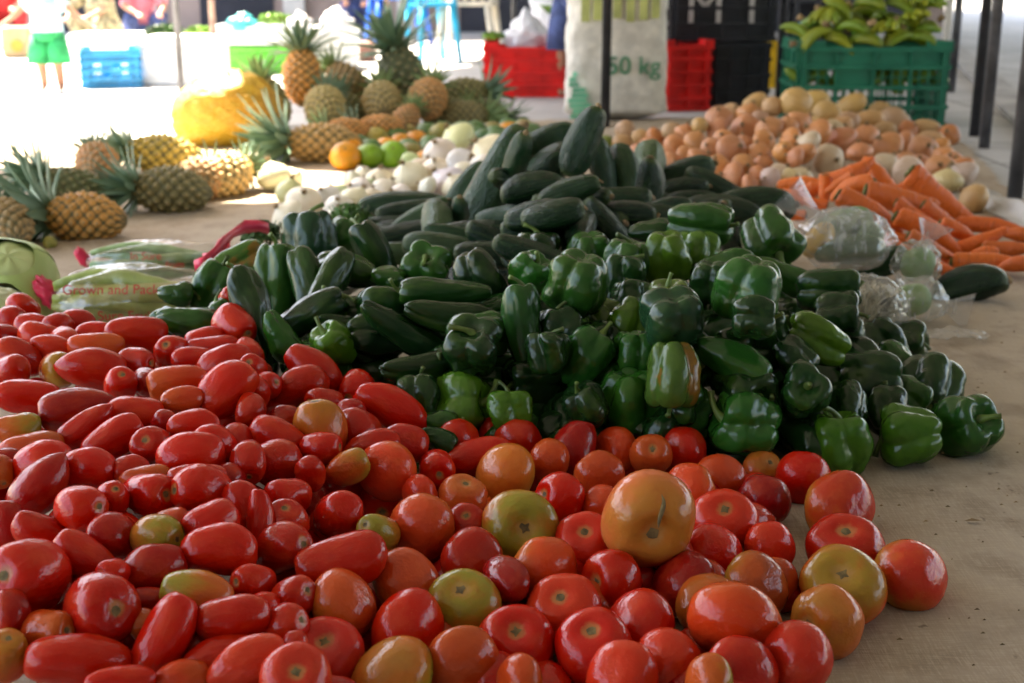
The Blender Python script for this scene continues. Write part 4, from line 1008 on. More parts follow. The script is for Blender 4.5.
# ------------------------------------------------------------------ blobs, bags, leafy things
def blob(seed, sx, sy, sz, amp=.1, sc=2.0, folds=0, nu=48, nv=34, top=0.0, flat=.0):
    def fn(p, a):
        s, c = math.sin(a), math.cos(a); v = (math.cos(p)*s, math.sin(p)*s, c)
        q = 1 + amp*nz(v, sc, seed) + amp*.5*nz(v, sc*2.7, seed+3)
        if folds: q *= 1 + .035*math.sin(folds*p+3*nz(v, 2, seed))*s*(0.4+.6*max(0, c))
        x, y, z = v[0]*q*sx, v[1]*q*sy, v[2]*q*sz
        if top and c > .8:                                      # gathered neck
            k = (c-.8)/.2; x *= (1-.75*k)+.9*k**4; y *= (1-.75*k)+.9*k**4; z += top*k*sz
        if z < -sz*(1-flat): z = -sz*(1-flat)+(z+sz*(1-flat))*.15
        return (x, y, z)
    return closed(fn, nu, nv)
def leafball(seed, R, n, lw, ll, flat=1.0):
    r = random.Random(seed); b = MB()
    for i in range(n):
        d = Vector((r.gauss(0, 1), r.gauss(0, 1), r.gauss(0, 1))).normalized(); c = Vector((d.x*R, d.y*R, abs(d.z)*R*flat))*r.random()**.4
        t = Vector((r.gauss(0, 1), r.gauss(0, 1), r.gauss(.6, .6))).normalized(); s_ = t.cross(d)
        if s_.length < .05: continue
        s_.normalize(); nn = t.cross(s_)*.25*lw
        b.add([c-t*ll*.5, c-s_*lw*.5+nn, c-t*0, c+s_*lw*.5+nn, c+t*ll*.25-s_*lw*.38, c+t*ll*.5, c+t*ll*.25+s_*lw*.38], [(0, 1, 2), (0, 2, 3), (1, 4, 5, 2), (2, 5, 6, 3)])
    return b
# cabbages
for k, (px, py, rp, h, col, lab) in enumerate([(8, 288, 50, .10, (.50, .58, .26), 'large pale green cabbage behind the plum tomatoes'), (-4, 322, 40, .10, (.60, .66, .42), 'smaller whitish cabbage in front of the large one at the photo edge')]):
    p = at(px, py, h); R = rp*depth(p)/F
    V, Fc = closed(lambda f, a: tuple(Vector((math.cos(f)*math.sin(a), math.sin(f)*math.sin(a), math.cos(a)*.9))*R*(1+.05*nz((math.cos(f)*math.sin(a), math.sin(f)*math.sin(a), math.cos(a)), 2, k)+.02*math.sin(6*f+5*a))), 40, 28)
    o = put('cabbage', mesh('cabbage', V, Fc, True, [M['cabbage']]), None, p); o.color = (*col, 1); o.rotation_euler = (.5, .3, k)
    for j in range(4):                                            # wrapper leaves hugging the head
        def lf(s_, t_, j=j):
            f = 1.6*j+(s_-.5)*2.0+.3; a = 2.2-t_*1.7; q = R*(1.02+.02*math.sin(9*s_+j)+.05*t_*t_+.015*j)
            return (q*math.cos(f)*math.sin(a), q*math.sin(f)*math.sin(a), q*math.cos(a)*.9)
        n = 12; Vv = [lf(i/n, jj/n) for jj in range(n+1) for i in range(n+1)]
        m = mesh('outer_leaf', Vv, [(jj*(n+1)+i, jj*(n+1)+i+1, (jj+1)*(n+1)+i+1, (jj+1)*(n+1)+i) for jj in range(n) for i in range(n)], True, [M['cabbage']])
        c = put('outer_leaf', m, o); c.color = (col[0]*.8, col[1]*.9, col[2]*.7, 1)
    tag(o, lab, 'cabbage', 'cabbages beside the bagged beans')

# bags of long beans, pods are things inside a film bag
def text_obj(name, body, size, parent, mat, loc, rot, ext=.0004, align='CENTER'):
    cu = bpy.data.curves.new(name, 'FONT'); cu.body = body; cu.size = size; cu.extrude = ext; cu.align_x = align; cu.align_y = 'CENTER'
    tmp = bpy.data.objects.new(name, cu); C.objects.link(tmp)
    dg = bpy.context.evaluated_depsgraph_get(); me = bpy.data.meshes.new_from_object(tmp.evaluated_get(dg)); bpy.data.objects.remove(tmp)
    me.materials.clear(); me.materials.append(mat)
    o = bpy.data.objects.new(name, me); C.objects.link(o); o.parent = parent; o.location = loc; o.rotation_euler = rot
    return o
mt_bean = mat_tint('bean_pod', .45, (.14, .20, .03), .6, 9, .2)
def bean_bag(x0, x1, y0, y1, h, n, lab, seed, texts, col):
    c = at((x0+x1)/2, (y0+y1)/2, h); d = depth(c); L = (x1-x0)*d/F; Hh = (y1-y0)*d/F
    r = random.Random(seed)
    root = empty('produce_bag', c)
    tag(root, lab, 'plastic bag', 'clear bags of long beans')
    def fn(p, a):
        s, q = math.sin(a), math.cos(a)                           # long axis x
        rr = abs(s)**.55
        w_ = 1+.06*math.sin(7*p+4*q)+.08*nz((math.cos(p), math.sin(p), q*2), 2.5, seed)
        pin = 1-.35*max(0, -q)**3
        return (q*L*.54, math.cos(p)*rr*w_*Hh*.62*pin, math.sin(p)*rr*w_*Hh*.56*pin)
    V, Fc = closed(fn, 60, 60); put('plastic_film', mesh('plastic_film', V, Fc, True, [M['film_thin']]), root)
    for (tx, fx, fz, sz) in texts:
        text_obj('printed_lettering', tx, sz, root, M['ink_red'], (fx*L, -Hh*.62*math.sqrt(max(.05, 1-fz*fz))-.004, fz*Hh*.6), (PI/2-.9*fz, 0, 0.03))
    k = put('tied_end', mesh('tied_end', *blob(seed, Hh*.16, Hh*.15, Hh*.30, .35, 2.5, 7, 24, 16), True, [M['pink']]), root, (-L*.56, 0, Hh*.1)); k.rotation_euler = (0, -.5, .3)
    names = ['uppermost', 'upper middle', 'middle', 'lower middle', 'lowest', 'rear upper', 'rear lower', 'rear middle']
    for i in range(n):
        zz = -Hh*.36 + (n-1-i)*Hh*.72/(n-1) if i < 5 else r.uniform(-.2, .25)*Hh
        yy = -Hh*.25*math.sqrt(max(.1, 1-(zz/(Hh*.5))**2)) if i < 5 else Hh*.2*(i-6)
        pts = []; rad = []
        for q in range(14):
            t = q/13; x = (t-.5)*L*.98; pts.append((x, yy+.01*math.sin(t*5+i), zz*(1-.25*abs(2*t-1))+.008*math.sin(t*6+i*2))); rad.append(max(.002, Hh*.15*math.sin(PI*min(.97, max(.03, t)))**.35*(1+.08*math.sin(t*30+i))))
        b = MB(); b.tube(pts, rad, 9); o = put('long_bean', b.mesh('long_bean', True, [mt_bean]), None, c); o.color = (col[0]*r.uniform(.8, 1.15), col[1]*r.uniform(.85, 1.1), col[2], 1)
        tag(o, f'pale green long bean, {names[i]} one in the {"front" if seed == 1 else "rear"} clear bag', 'long bean', 'long beans in the front bag' if seed == 1 else 'long beans in the rear bag')
bean_bag(58, 208, 268, 332, .09, 7, 'front clear bag of long beans printed in red, tied with a pink end', 1, [('Grown and Packed', -.02, .5, .026), ('Sure Fruits', .05, -.15, .026)], (.36, .38, .09))
bean_bag(92, 236, 243, 280, .065, 6, 'rear clear bag of long beans with red lettering', 2, [('In Sure', -.08, .45, .024), ('Fruits', .12, .1, .018)], (.22, .36, .16))
# pink plastic ribbon by the beans
b = MB(); p0 = at(205, 268, .11)
def ribbon(b, pts, wd, seed):
    pts = [Vector(p) for p in pts]; V = []
    for i, p in enumerate(pts):
        w_ = wd*(.7+.5*abs(math.sin(i*1.3+seed))); V += [p+Vector((0, .004, w_)), p+Vector((.003, -.006, 0)), p+Vector((0, .006, -w_))]
    b.add(V, [(3*i+a, 3*i+3+a, 3*i+4+a, 3*i+1+a) for i in range(len(pts)-1) for a in (0, 1)])
ribbon(b, [at(x, y, h) - p0 for x, y, h in [(194, 268, .17), (204, 263, .18), (214, 253, .19), (222, 244, .2), (232, 234, .2), (244, 227, .2), (258, 226, .2), (268, 229, .19)]], .011, 1)
ribbon(b, [at(x, y, h) - p0 for x, y, h in [(203, 262, .17), (212, 258, .18), (218, 248, .18), (226, 242, .18), (230, 250, .18), (224, 262, .17), (212, 268, .17)]], .013, 2)
o = put('plastic_ribbon', b.mesh('plastic_ribbon', True, [M['pink']]), None, p0)
sm = o.modifiers.new('s', 'SOLIDIFY'); sm.thickness = .0015
tag(o, 'bright pink plastic ribbon looped behind the green peppers', 'ribbon')
# a loose citrus/squash between
o = spawn('citrus', at(50, 243, .022), Vector((0, 0, 1)), 0, .035, .04, (.30, .26, .05, 1), name='small_lime'); tag(o, 'small yellow-green lime beside the orange spiky pineapple', 'lime')
o = spawn('potato', at(818, 240, .125), Vector((.5, .2, .6)).normalized(), 0, .055, .09, (.62, .36, .03, 1), name='yellow_squash'); tag(o, 'yellow squash inside the upper tied bag', 'squash')
# herbs
for k, (px, py, R, h, lab) in enumerate([(262, 238, .045, .15, 'small dark bunch of parsley behind the hanging green pepper'), (350, 222, .05, .15, 'bright green parsley sprigs between the peppers and cucumbers')]):
    p = at(px, py, h); b = leafball(k+5, R, 420, .011, .014, .8)
    o = put('parsley_bunch', b.mesh('parsley_bunch', False, [M['herb']]), None, p)
    s = MB()
    for j in range(14):
        a = j*.45; s.tube([(0, 0, -.06), (R*.5*math.cos(a), R*.5*math.sin(a), 0), (R*.9*math.cos(a), R*.9*math.sin(a), R*.7)], [.0018, .0015, .001], 5)
    put('stalk', s.mesh('stalk', True, [M['herb']]), o); tag(o, lab, 'parsley', 'parsley bunches')
# clear bags with vegetables by the carrots
def film_bag(px, py, wpx, hpx, h, seed, lab, neck=None, rot=0):
    p = at(px, py, h); d = depth(p); sx = wpx*d/F/2; sz = hpx*d/F/2
    root = empty('produce_bag', p, rot)
    V, Fc = blob(seed, sx, sx*.8, sz, .16, 2.2, 11, 64, 44, flat=.15)
    put('plastic_film', mesh('plastic_film', V, Fc, True, [M['film']]), root)
    if neck:
        nd = Vector(neck); b = MB(); L = nd.length; nd = nd.normalized(); s_ = nd.cross(Vector((0, 1, .3))).normalized(); V = []; Fc = []
        N = 12; K = 8
        for i in range(K):
            t = i/(K-1); w_ = .012+.03*abs(t-.35)**1.1*1.6
            for j in range(N):
                q = 2*PI*j/N; rr = w_*(1+.25*math.sin(3*q+seed))
                V.append(nd*(sz*.6+L*t)+s_*rr*math.cos(q)+nd.cross(s_)*rr*.35*math.sin(q))
        Fc = [(i*N+j, i*N+(j+1) % N, (i+1)*N+(j+1) % N, (i+1)*N+j) for i in range(K-1) for j in range(N)]
        put('gathered_neck', mesh('gathered_neck', V, Fc, True, [M['film']]), root)
    tag(root, lab, 'plastic bag', 'clear tied bags beside the carrots')
    return root, p, sx, sz
film_bag(846, 240, 92, 66, .13, 3, 'largest clear tied bag holding cucumbers and a yellow squash', (-.10, .0, .075))
film_bag(868, 306, 76, 64, .11, 4, 'clear bag of pale bean sprouts beside the dark peppers', None)
film_bag(916, 264, 50, 50, .08, 5, 'small clear bag with a twisted top holding a green chayote', (.02, 0, .06))
film_bag(918, 300, 58, 48, .055, 6, 'small clear bag lying on the burlap with a chayote inside', (.07, -.02, -.01))
for k, (px, py, w_, l_, h, ang, col, nm, lab) in enumerate([
    (842, 225, 30, 62, .14, 15, (.16, .26, .10), 'zucchini', 'pale zucchini lying at the top of the largest clear bag'),
    (850, 250, 26, 70, .11, 5, (.07, .12, .04), 'zucchini', 'olive zucchini lying low in the largest clear bag'),
    (868, 238, 26, 34, .12, 60, (.30, .38, .22), 'zucchini', 'short whitish zucchini by the carrot end of the largest clear bag'),
    (918, 264, 32, 36, .08, 50, (.14, .28, .06), 'chayote', 'green chayote in the small twisted-top bag'),
    (912, 300, 34, 38, .055, 20, (.12, .26, .05), 'chayote', 'green chayote in the small bag on the burlap'),
]):
    p = at(px, py, h); d = depth(p); r, u, t = basis(p); a = math.radians(ang)
    o = spawn('potato' if nm == 'chayote' else 'cuke', p, r*math.cos(a)+u*math.sin(a), k, w_*d/F, l_*d/F, (*col, 1), name=nm, parts=False)
    if nm == 'chayote':
        o.data = o.data.copy(); o.data.materials.clear(); o.data.materials.append(M['cabbage'])
    tag(o, lab, nm, nm+'s in clear bags')
mt_sprout = simple('bean_sprout', (.66, .60, .44), .45, .2, 20)
p = at(868, 306, .105); r_ = random.Random(4); d = depth(p); b = MB()
for i in range(420):
    a = r_.uniform(0, 6.28); q = r_.random()**.5; z = r_.uniform(-1, 1); c = Vector((math.cos(a)*q*.052, math.sin(a)*q*.04, z*.036*math.sqrt(max(0, 1-q*q*.8)))); dr = Vector((r_.gauss(.2, .5), r_.gauss(0, .4), r_.gauss(.8, .4))).normalized()*.016
    s_ = Vector((r_.gauss(0, 1), r_.gauss(0, 1), r_.gauss(0, 1)))*.003
    b.tube([c-dr, c+s_, c+dr], [.0011, .0014, .0022], 5, False)
o = put('bean_sprouts', b.mesh('bean_sprouts', True, [mt_sprout]), None, p); tag(o, 'tangle of whitish bean sprouts inside a clear bag', 'bean sprouts', kind='stuff')
# scrap of clear film on the burlap
V = [];N = 14
p = at(955, 338, .012)
for j in range(N):
    for i in range(N*2):
        x = (i/(2*N-1)-.5)*.13; y = (j/(N-1)-.5)*.07; V.append((x, y, .004+.012*abs(nz((x, y, 0), 45))+.01*max(0, .5-abs(x*12))))
o = put('plastic_scrap', mesh('plastic_scrap', V, [(j*2*N+i, j*2*N+i+1, (j+1)*2*N+i+1, (j+1)*2*N+i) for j in range(N-1) for i in range(2*N-1) if not (i+j < 5 or i-j > 2*N-6)], True, [M['film']]), None, p)
tag(o, 'crumpled scrap of clear plastic film on the bare burlap', 'plastic scrap')
# grey-white plastic sheet folded beside the carrots
pts = [(1003, 222), (1180, 300), (1180, 232), (1010, 190)]
q0 = at(1010, 222, 0); V = []; N = 30
A, B_, C_, D_ = [at(x, y, 0)-q0 for x, y in ((990, 218), (1200, 330), (1200, 262), (962, 186))]
for j in range(N+1):
    for i in range(N+1):
        s, t = i/N, j/N; q = (A*(1-s)+B_*s)*(1-t)+(D_*(1-s)+C_*s)*t
        V.append((q.x, q.y, .008+.02*abs(nz((q.x*3, q.y*1.2, 0), 4))+.035*math.exp(-((t-.35)/.12)**2)*(1+nz((s, t, 0), 6))))
o = put('plastic_sheet', mesh('plastic_sheet', V, [(j*(N+1)+i, j*(N+1)+i+1, (j+1)*(N+1)+i+1, (j+1)*(N+1)+i) for j in range(N) for i in range(N)], True, [M['sheet']]), None, q0)
tag(o, 'grey-white woven plastic sheet folded beside the carrots and onions', 'plastic sheet')
# dry bits on the burlap
b = MB()
for k, (px, py) in enumerate([(973, 521), (948, 507), (932, 491), (978, 388), (986, 393), (900, 640)] + [(rnd.uniform(860, 1020), rnd.uniform(330, 680)) for _ in range(46)]):
    c = at(px, py, .014); L = .012 if k == 0 else (.004 if k < 6 else rnd.uniform(.0012, .004)); b.add([c+Vector((-L, 0, 0)), c+Vector((0, -L*.35, .002)), c+Vector((L, .001, 0)), c+Vector((0, L*.4, .002))], [(0, 1, 2), (0, 2, 3)])
o = put('dry_crumbs', b.mesh('dry_crumbs', False, [M['dry']])); tag(o, 'dry plant crumbs scattered on the burlap', 'crumbs', kind='stuff')

# ------------------------------------------------------------------ yellow net sack
p = at(222, 110, .2); R = 52*depth(p)/F; p = at(226, 112, R*.72)
def fs(f, a):
    s, c = math.sin(a), math.cos(a); v = (math.cos(f)*s, math.sin(f)*s, c)
    cell = noise.cell_vector(Vector(v)*3)
    q = 1+.07*nz(v, 2, 4)+.11*(.5-abs(nz(v, 4.2, 2)))+.03*nz(v, 9, 5)
    return (v[0]*q*R*1.12, v[1]*q*R*.8, max(v[2]*q*R*.86+.12*R*v[0], -R*.72))
o = put('net_sack', mesh('net_sack', *closed(fs, 72, 52), True, [M['net']]), None, p)
tag(o, 'big yellow-orange net sack of fruit beside the pineapple heap', 'sack')

# ------------------------------------------------------------------ crates
def crate(name, px0, px1, pyb, hpx, mat, label, group=None, depth_m=.36, rz=0, cols=4, rows=4, solid_rows=(), solid_cells=(), z0=0, dip=True, panel=False, bars=True):
    c = at((px0+px1)/2, pyb, z0); d = depth(c); W_ = (px1-px0)*d/F; H_ = hpx*d/F
    root = empty(name, (c.x, c.y, z0), rz); D_ = depth_m; t = .012
    tag(root, label, 'crate', group)
    b = MB(); b.box(-W_/2+.01, W_/2-.01, .01, D_-.01, .008, .02); put('base', b.mesh('base', False, [mat]), root)
    def wall(nx, L):
        b = MB(); cw = L/nx; rh = H_/rows
        for i in range(nx+1):
            x = -L/2+i*cw; w_ = .013 if 0 < i < nx else .02; x = min(max(x, -L/2+w_), L/2-w_); b.box(x-w_/2, x+w_/2, -.012, .014, 0, H_-(.001))
        for j in range(rows+1):
            z = j*rh; z = min(max(z, .01), H_-.012); b.box(-L/2, L/2, -.020, .010, z-.009, z+.009)
        for j in range(rows):
            for i in range(nx):
                x0, x1, za, zb = -L/2+i*cw, -L/2+(i+1)*cw, j*rh, (j+1)*rh
                if panel or j in solid_rows or (i, j) in solid_cells: b.box(x0+.002, x1-.002, .001, .006, za+.002, zb-.002)
                elif bars:
                    for q in range(1, 4): xx = x0+(x1-x0)*q/4; b.box(xx-.004, xx+.004, .001, .007, za, zb)
                    zc = (za+zb)/2; b.box(x0, x1, .002, .0065, zc-.003, zc+.003)
        return b
    m = wall(cols, W_).mesh('side_wall', False, [mat])
    f = put('side_wall', m, root, (0, 0, 0)); bk = put('side_wall', m, root, (0, D_, 0)); bk.rotation_euler = (0, 0, PI)
    m2 = wall(max(2, cols-1), D_-.02).mesh('side_wall', False, [mat])
    for sx, rz_ in ((W_/2, PI/2), (-W_/2, -PI/2)):
        q = put('side_wall', m2, root, (sx, D_/2, 0)); q.rotation_euler = (0, 0, rz_)
    b = MB(); e = .012
    for (x0, x1, y0, y1) in ((-W_/2-e, W_/2+e, -e, .004), (-W_/2-e, W_/2+e, D_-.004, D_+e), (-W_/2-e, -W_/2+.004, .006, D_-.006), (W_/2-.004, W_/2+e, .006, D_-.006)):
        b.box(x0, x1, y0, y1, H_-.02, H_+.004)
    if dip:
        for sx in (-1, 1):
            for yy in (-e, D_-.004): b.box(*(sorted((sx*(W_/2+e), sx*(W_*.34)))), yy, yy+.016, H_+.002, H_+.028)
            b.box(*(sorted((sx*(W_/2+e), sx*(W_/2-.004)))), .004, D_-.004, H_+.002, H_+.026)
    put('rim', b.mesh('rim', False, [mat]), root)
    return root, c, W_, H_, D_
gc = crate('plastic_crate', 797, 942, 127, 78, M['green_pl'], 'dark green plastic crate full of green bananas', None, .42, -.03, 4, 4, (3,), ((1, 2), ))
crate('plastic_crate', 486, 566, 97, 48, M['red_pl'], 'bright red crate beside the rice sack with a white bag in it', 'red crates behind the produce', .36, .0, 3, 4, panel=True)
crate('plastic_crate', 664, 710, 111, 64, M['red_pl'], 'red crate between the rice sack and the black crates', 'red crates behind the produce', .5, .25, 2, 5, panel=True)
bk1 = crate('plastic_crate', 712, 766, 107, 62, M['black_pl'], 'lower black crate of the black stack', 'black crates stacked behind the onions', .36, 0, 3, 4, panel=True, dip=False)
p_, Wb, Hb = bk1[1], bk1[2], bk1[3]
def black_upper():
    root, c, W_, H_, D_ = crate('plastic_crate', 674, 768, 100, 60, M['black_pl'], 'upper black crate with pale lettering M T on its side', 'black crates stacked behind the onions', .34, 0, 4, 4, panel=True, dip=False)
    root.location.z = Hb+.012; root.location.x = p_.x-.10; root.location.y = p_.y+.0
    for tx, x in (('M', -.10), ('T', .14)): text_obj('pale_lettering', tx, .26, root, M['ink_grey'], (x, -.016, H_*.5), (PI/2, 0, 0), .002)
black_upper()
bk3 = crate('plastic_crate', 676, 712, 104, 60, M['black_pl'], 'black crate half hidden behind the red crate, under the lettered one', 'black crates stacked behind the onions', .3, 0, 2, 4, panel=True, dip=False)
bk3[0].location.y += .1
crate('plastic_crate', 768, 800, 88, 42, M['yellow_pl'], 'yellow crate between the black crates and the banana crate', None, .4, 0, 2, 4, panel=True)
crate('plastic_crate', 86, 140, 88, 34, M['blue_pl'], 'bright blue crate standing alone on the sunlit plaza', None, .30, .3, 6, 4, (0, 3), ((0, 1), (3, 1), (5, 1), (2, 2), (0, 2), (5, 2)), bars=False)
crate('plastic_crate', 224, 288, 74, 26, M['lime_pl'], 'lime green crate under the white one behind the yellow sack', 'crates of leafy vegetables', .4, 0, 4, 3, panel=True, dip=False)
wc = crate('plastic_crate', 216, 300, 74, 18, M['white_pl'], 'white crate stacked on the lime green crate', 'crates of leafy vegetables', .4, 0, 5, 3, dip=False)
wc[0].location.z = 26*wc[1].y*1.02/F+.01
# bananas in the crate
def banana(r, L=.17, R=.020):
    b = MB(); pts = []; rad = []; cv = r.uniform(.8, 1.2)
    for i in range(13):
        t = i/12; a = (t-.5)*1.5*cv; pts.append((L*.62*math.sin(a), 0, -L*.62*(math.cos(a)-1)*1.0))
        rad.append(R*(.32 if t < .08 else min(1, (math.sin(PI*min(.985, max(.04, t)))**.45)))*(1 if t < .93 else .7))
    b.tube(pts, rad, 7); return b.mesh('banana', True, [M['fruit']])
rb = random.Random(3); BAN = [banana(rb) for _ in range(4)]
gr, gcc, GW, GH, GD = gc
k = 0
spots = [(-.30, .03, .02, 0), (-.17, .05, .02, .4), (-.04, .03, .02, -.3), (.10, .04, .02, .2), (.22, .05, .02, -.4), (-.24, .20, .06, .9), (-.08, .22, .08, .1), (.08, .2, .08, -.5), (.22, .2, .06, .6), (-.15, .14, .13, .3), (.0, .12, .14, -.2),
         (.14, .13, .14, .5), (-.07, .16, .20, 1.0), (.08, .18, .20, -.1), (.26, .12, .05, 1.2), (-.34, .1, .04, 1.5), (.02, .3, .1, 0), (-.2, .32, .06, 0), (.18, .32, .06, 1), (-.22, .08, .10, 2.2), (-.1, .0, .06, 1.2), (.05, .0, .06, -1.2), (.17, .02, .09, 2.6), (-.02, .08, .2, 2.0), (.24, .1, .14, -.8), (-.12, .2, .26, .3), (.04, .2, .27, 1.7)]
bl = ['spilling over the crate corner near the yellow crate', 'hanging over the crate front, inner corner', 'lying at the centre front rim', 'pressed against the front rim, walkway half', 'at the front corner nearest the walkway',
      'behind the spilling bunch', 'in the middle row, black crate half', 'in the middle row, walkway half', 'in the middle row by the walkway rim', 'on the second tier, black crate half', 'at the centre of the second tier',
      'on the second tier, walkway half', 'topmost on the black crate half', 'topmost on the walkway half', 'drooping by the walkway corner', 'drooping outside the rim', 'behind the crest in the centre', 'at the rear rim, black crate half', 'at the rear rim, walkway half', 'above the crate-corner bunch', 'over the front rim, inner side of centre', 'over the front rim, outer side of centre', 'above the front rim, walkway half', 'below the crest in the centre', 'on the shoulder nearest the walkway', 'at the crest, black crate half', 'at the very crest']
for (x, y, z, rz), lb in zip(spots, bl):
    root = empty('banana_bunch', (gr.location.x+x*.95, gr.location.y+y, GH+z*1.25+.015), rz+rb.uniform(-.3, .3)); root.rotation_euler = (rb.uniform(-.4, .5), rb.uniform(-.6, .6), rz*1.6+rb.uniform(-.6, .6))
    st = MB(); st.tube([(-.075, 0, .02), (-.10, 0, .035)], [.012, .016], 7); put('stalk', st.mesh('stalk', True, [M['dry']]), root)
    n = rb.choice([4, 5, 6])
    for j in range(n):
        a = (j-(n-1)/2)*.27; o = put('banana', BAN[rb.randrange(4)], root, (0, math.sin(a)*.075, .012*(j % 2)+.0)); o.rotation_euler = (rb.uniform(-.2, .3)+PI, 0, a*.8)
        q = rb.random(); o.color = (.13+.16*q, .25+.06*q, .015, 1)
    tag(root, 'green banana bunch '+lb, 'banana bunch', 'green banana bunches heaped in the green crate')
# bananas filling inside crate seen through slats
for k in range(8):
    o = put('banana_bunch', BAN[k % 4], None, (gr.location.x-.3+.085*k, gr.location.y+.07+.02*(k % 2), GH*.62)); o.rotation_euler = (.4, .6*(k % 3), k); o.color = (.16, .26, .02, 1); o.scale = (1.3, 2.2, 1.6)
    tag(o, 'green bananas inside the crate, seen through its slats', 'banana bunch', 'bananas inside the green crate')

# ------------------------------------------------------------------ rice sack
p = at(617, 123); d = depth(p); SW = 100*d/F; SH = .92
def fsack(f, a):
    t = a/PI; z = SH*(1-t); s = 1.0
    k = min(1, (t/.05)**.5, ((1-t)/.05)**.5 if t > .95 else 1)
    hw = SW*.5*(1+.06*(t-.5)); hd = SW*.30*(1+.1*math.sin(t*3))
    cs, sn = math.cos(f), math.sin(f); sg = lambda v: math.copysign(abs(v)**.65, v)
    w_ = 1+.05*nz((cs, sn, z*3), 1.6, 2)+.025*nz((cs, sn, z*9), 3, 2)+.015*math.sin(30*z+6*nz((cs, sn, z), 2, 1))
    return (sg(cs)*hw*k*w_, sg(sn)*hd*k*w_, max(.002, z+.015*nz((cs, sn, z*2), 3)))
o = put('rice_sack', mesh('rice_sack', *closed(fsack, 72, 80), True, [M['sack']]), None, (p.x, p.y+SW*.32, 0))
tag(o, 'tall woven plastic sack printed 50 kg in green behind the cucumbers', 'sack')
yf = -SW*.335
text_obj('printed_words', '50 kg', .115, o, M['ink_green'], (.07, yf-.006, .26), (PI/2, 0, .0), .003)
text_obj('printed_words', 'ARROZ', .16, o, M['ink_lime'], (.02, yf-.004, .54), (PI/2, .06, 0), .003) if False else None
b = MB()
for i, x in enumerate((-.155, -.10, -.01, .05, .11, .165)): b.box(x-.02, x+.018, yf-.012, yf-.006, .46+.008*(i % 3), .60)
put('lime_print_band', b.mesh('lime_print_band', False, [M['ink_lime']]), o)
b = MB()
for j in range(9):
    x0 = -.22+.012*math.sin(j*1.7); b.add([(x0+.0, yf+.004, .02+j*.024), (x0+.135-.014*j, yf-.0125, .025+j*.024), (x0+.12-.013*j, yf-.0125, .045+j*.024), (x0+.0, yf+.002, .042+j*.024)], [(0, 1, 2, 3)])
put('mint_print_swirl', b.mesh('mint_print_swirl', False, [M['ink_mint']]), o)
# white bag in the red crate, printed bag above
for (px, py, w_, hh, h, lab, mat, nm) in [(527, 40, 42, 40, .30, 'knotted white plastic bag sitting in the bright red crate', M['whitebag'], 'plastic_bag'), (555, 14, 50, 46, .42, 'white bag with a green leaf print beside the rice sack', M['whitebag'], 'plastic_bag'),
                                         (242, 24, 30, 16, .4, 'teal plastic bag on the white crate', M['teal'], 'plastic_bag'), (300, 22, 24, 14, .4, 'pale plastic bag of greens on the white crate end', M['whitebag'], 'plastic_bag'),
                                         (337, 26, 34, 26, .3, 'white plastic bag on the foam box behind the pineapples', M['whitebag'], 'plastic_bag')]:
    q = at(px, py, h*.6) if False else None
    dd = {527: 7.6, 555: 7.9, 242: 8.9, 300: 8.9, 337: 9.2}[px]
    r0 = ray(px, py); pos = Vector((0, 0, CH))+r0*(dd/r0.dot(FW)); sx = w_*dd/F/2; sz = hh*dd/F/2
    o = put(nm, mesh(nm, *blob(px, sx, sx*.7, sz, .3, 2.4, 9, 36, 26, top=.5), True, [mat]), None, pos); tag(o, lab, 'plastic bag')
    if px == 555:
        b = MB()
        for j in range(4): b.add([(-.1+j*.04, -sx*.74-.01, .06-j*.03), (-.04+j*.04, -sx*.76-.01, .0-j*.02), (-.02+j*.05, -sx*.76-.01, .05-j*.03)], [(0, 1, 2)])
        put('green_leaf_print', b.mesh('green_leaf_print', False, [M['limeleaf']]), o)
o_ = at(487, 44, 0)
for k, (px, py, dd, R, n, mat, lab) in enumerate([(493, 38, 7.6, .07, 200, 'limeleaf', 'yellow-green lettuce at the corner of the bright red crate'), (165, 34, 8.8, .13, 260, 'herb', 'leafy green vegetables spread on the white foam boxes'),
                                           (200, 34, 8.9, .10, 220, 'limeleaf', 'lime green leafy heads on the white foam boxes'), (275, 22, 9.0, .12, 240, 'limeleaf', 'pale leafy greens between the teal and the pale bag')]):
    r0 = ray(px, py); pos = Vector((0, 0, CH))+r0*(dd/r0.dot(FW))
    o = put('leafy_greens', leafball(k, R, n, R*.3, R*.38, .5).mesh('leafy_greens', False, [M[mat]]), None, pos); tag(o, lab, 'leafy greens')

# ------------------------------------------------------------------ foam boxes, table, card box
def box_obj(name, px0, px1, pyb, pyt, D_, mat, lab, cat, group=None, rz=0, lid=True):
    c = at((px0+px1)/2, pyb); d = depth(c); W_ = (px1-px0)*d/F; H_ = (pyb-pyt)*d/F*1.02
    root = empty(name, c, rz); b = MB(); m = mat
    def bev(x0, x1, y0, y1, z0, z1, nm):
        bm = bmesh.new(); bmesh.ops.create_cube(bm, size=1)
        for v in bm.verts: v.co = Vector(((x0+x1)/2+v.co.x*(x1-x0), (y0+y1)/2+v.co.y*(y1-y0), (z0+z1)/2+v.co.z*(z1-z0)))
        bmesh.ops.bevel(bm, geom=bm.edges[:], offset=.012, segments=3, affect='EDGES'); me = bpy.data.meshes.new(nm); bm.to_mesh(me); bm.free(); me.materials.append(m); return put(nm, me, root)
    bev(-W_/2, W_/2, 0, D_, 0, H_*(.8 if lid else 1), 'body')
    if lid: bev(-W_/2-.012, W_/2+.012, -.012, D_+.012, H_*.8+.003, H_, 'lid')
    tag(root, lab, cat, group); return root, W_, H_
box_obj('foam_box', 140, 214, 86, 40, .5, M['foam'], 'long white foam box behind the far grey pole', 'foam box', 'white foam boxes behind the plaza')
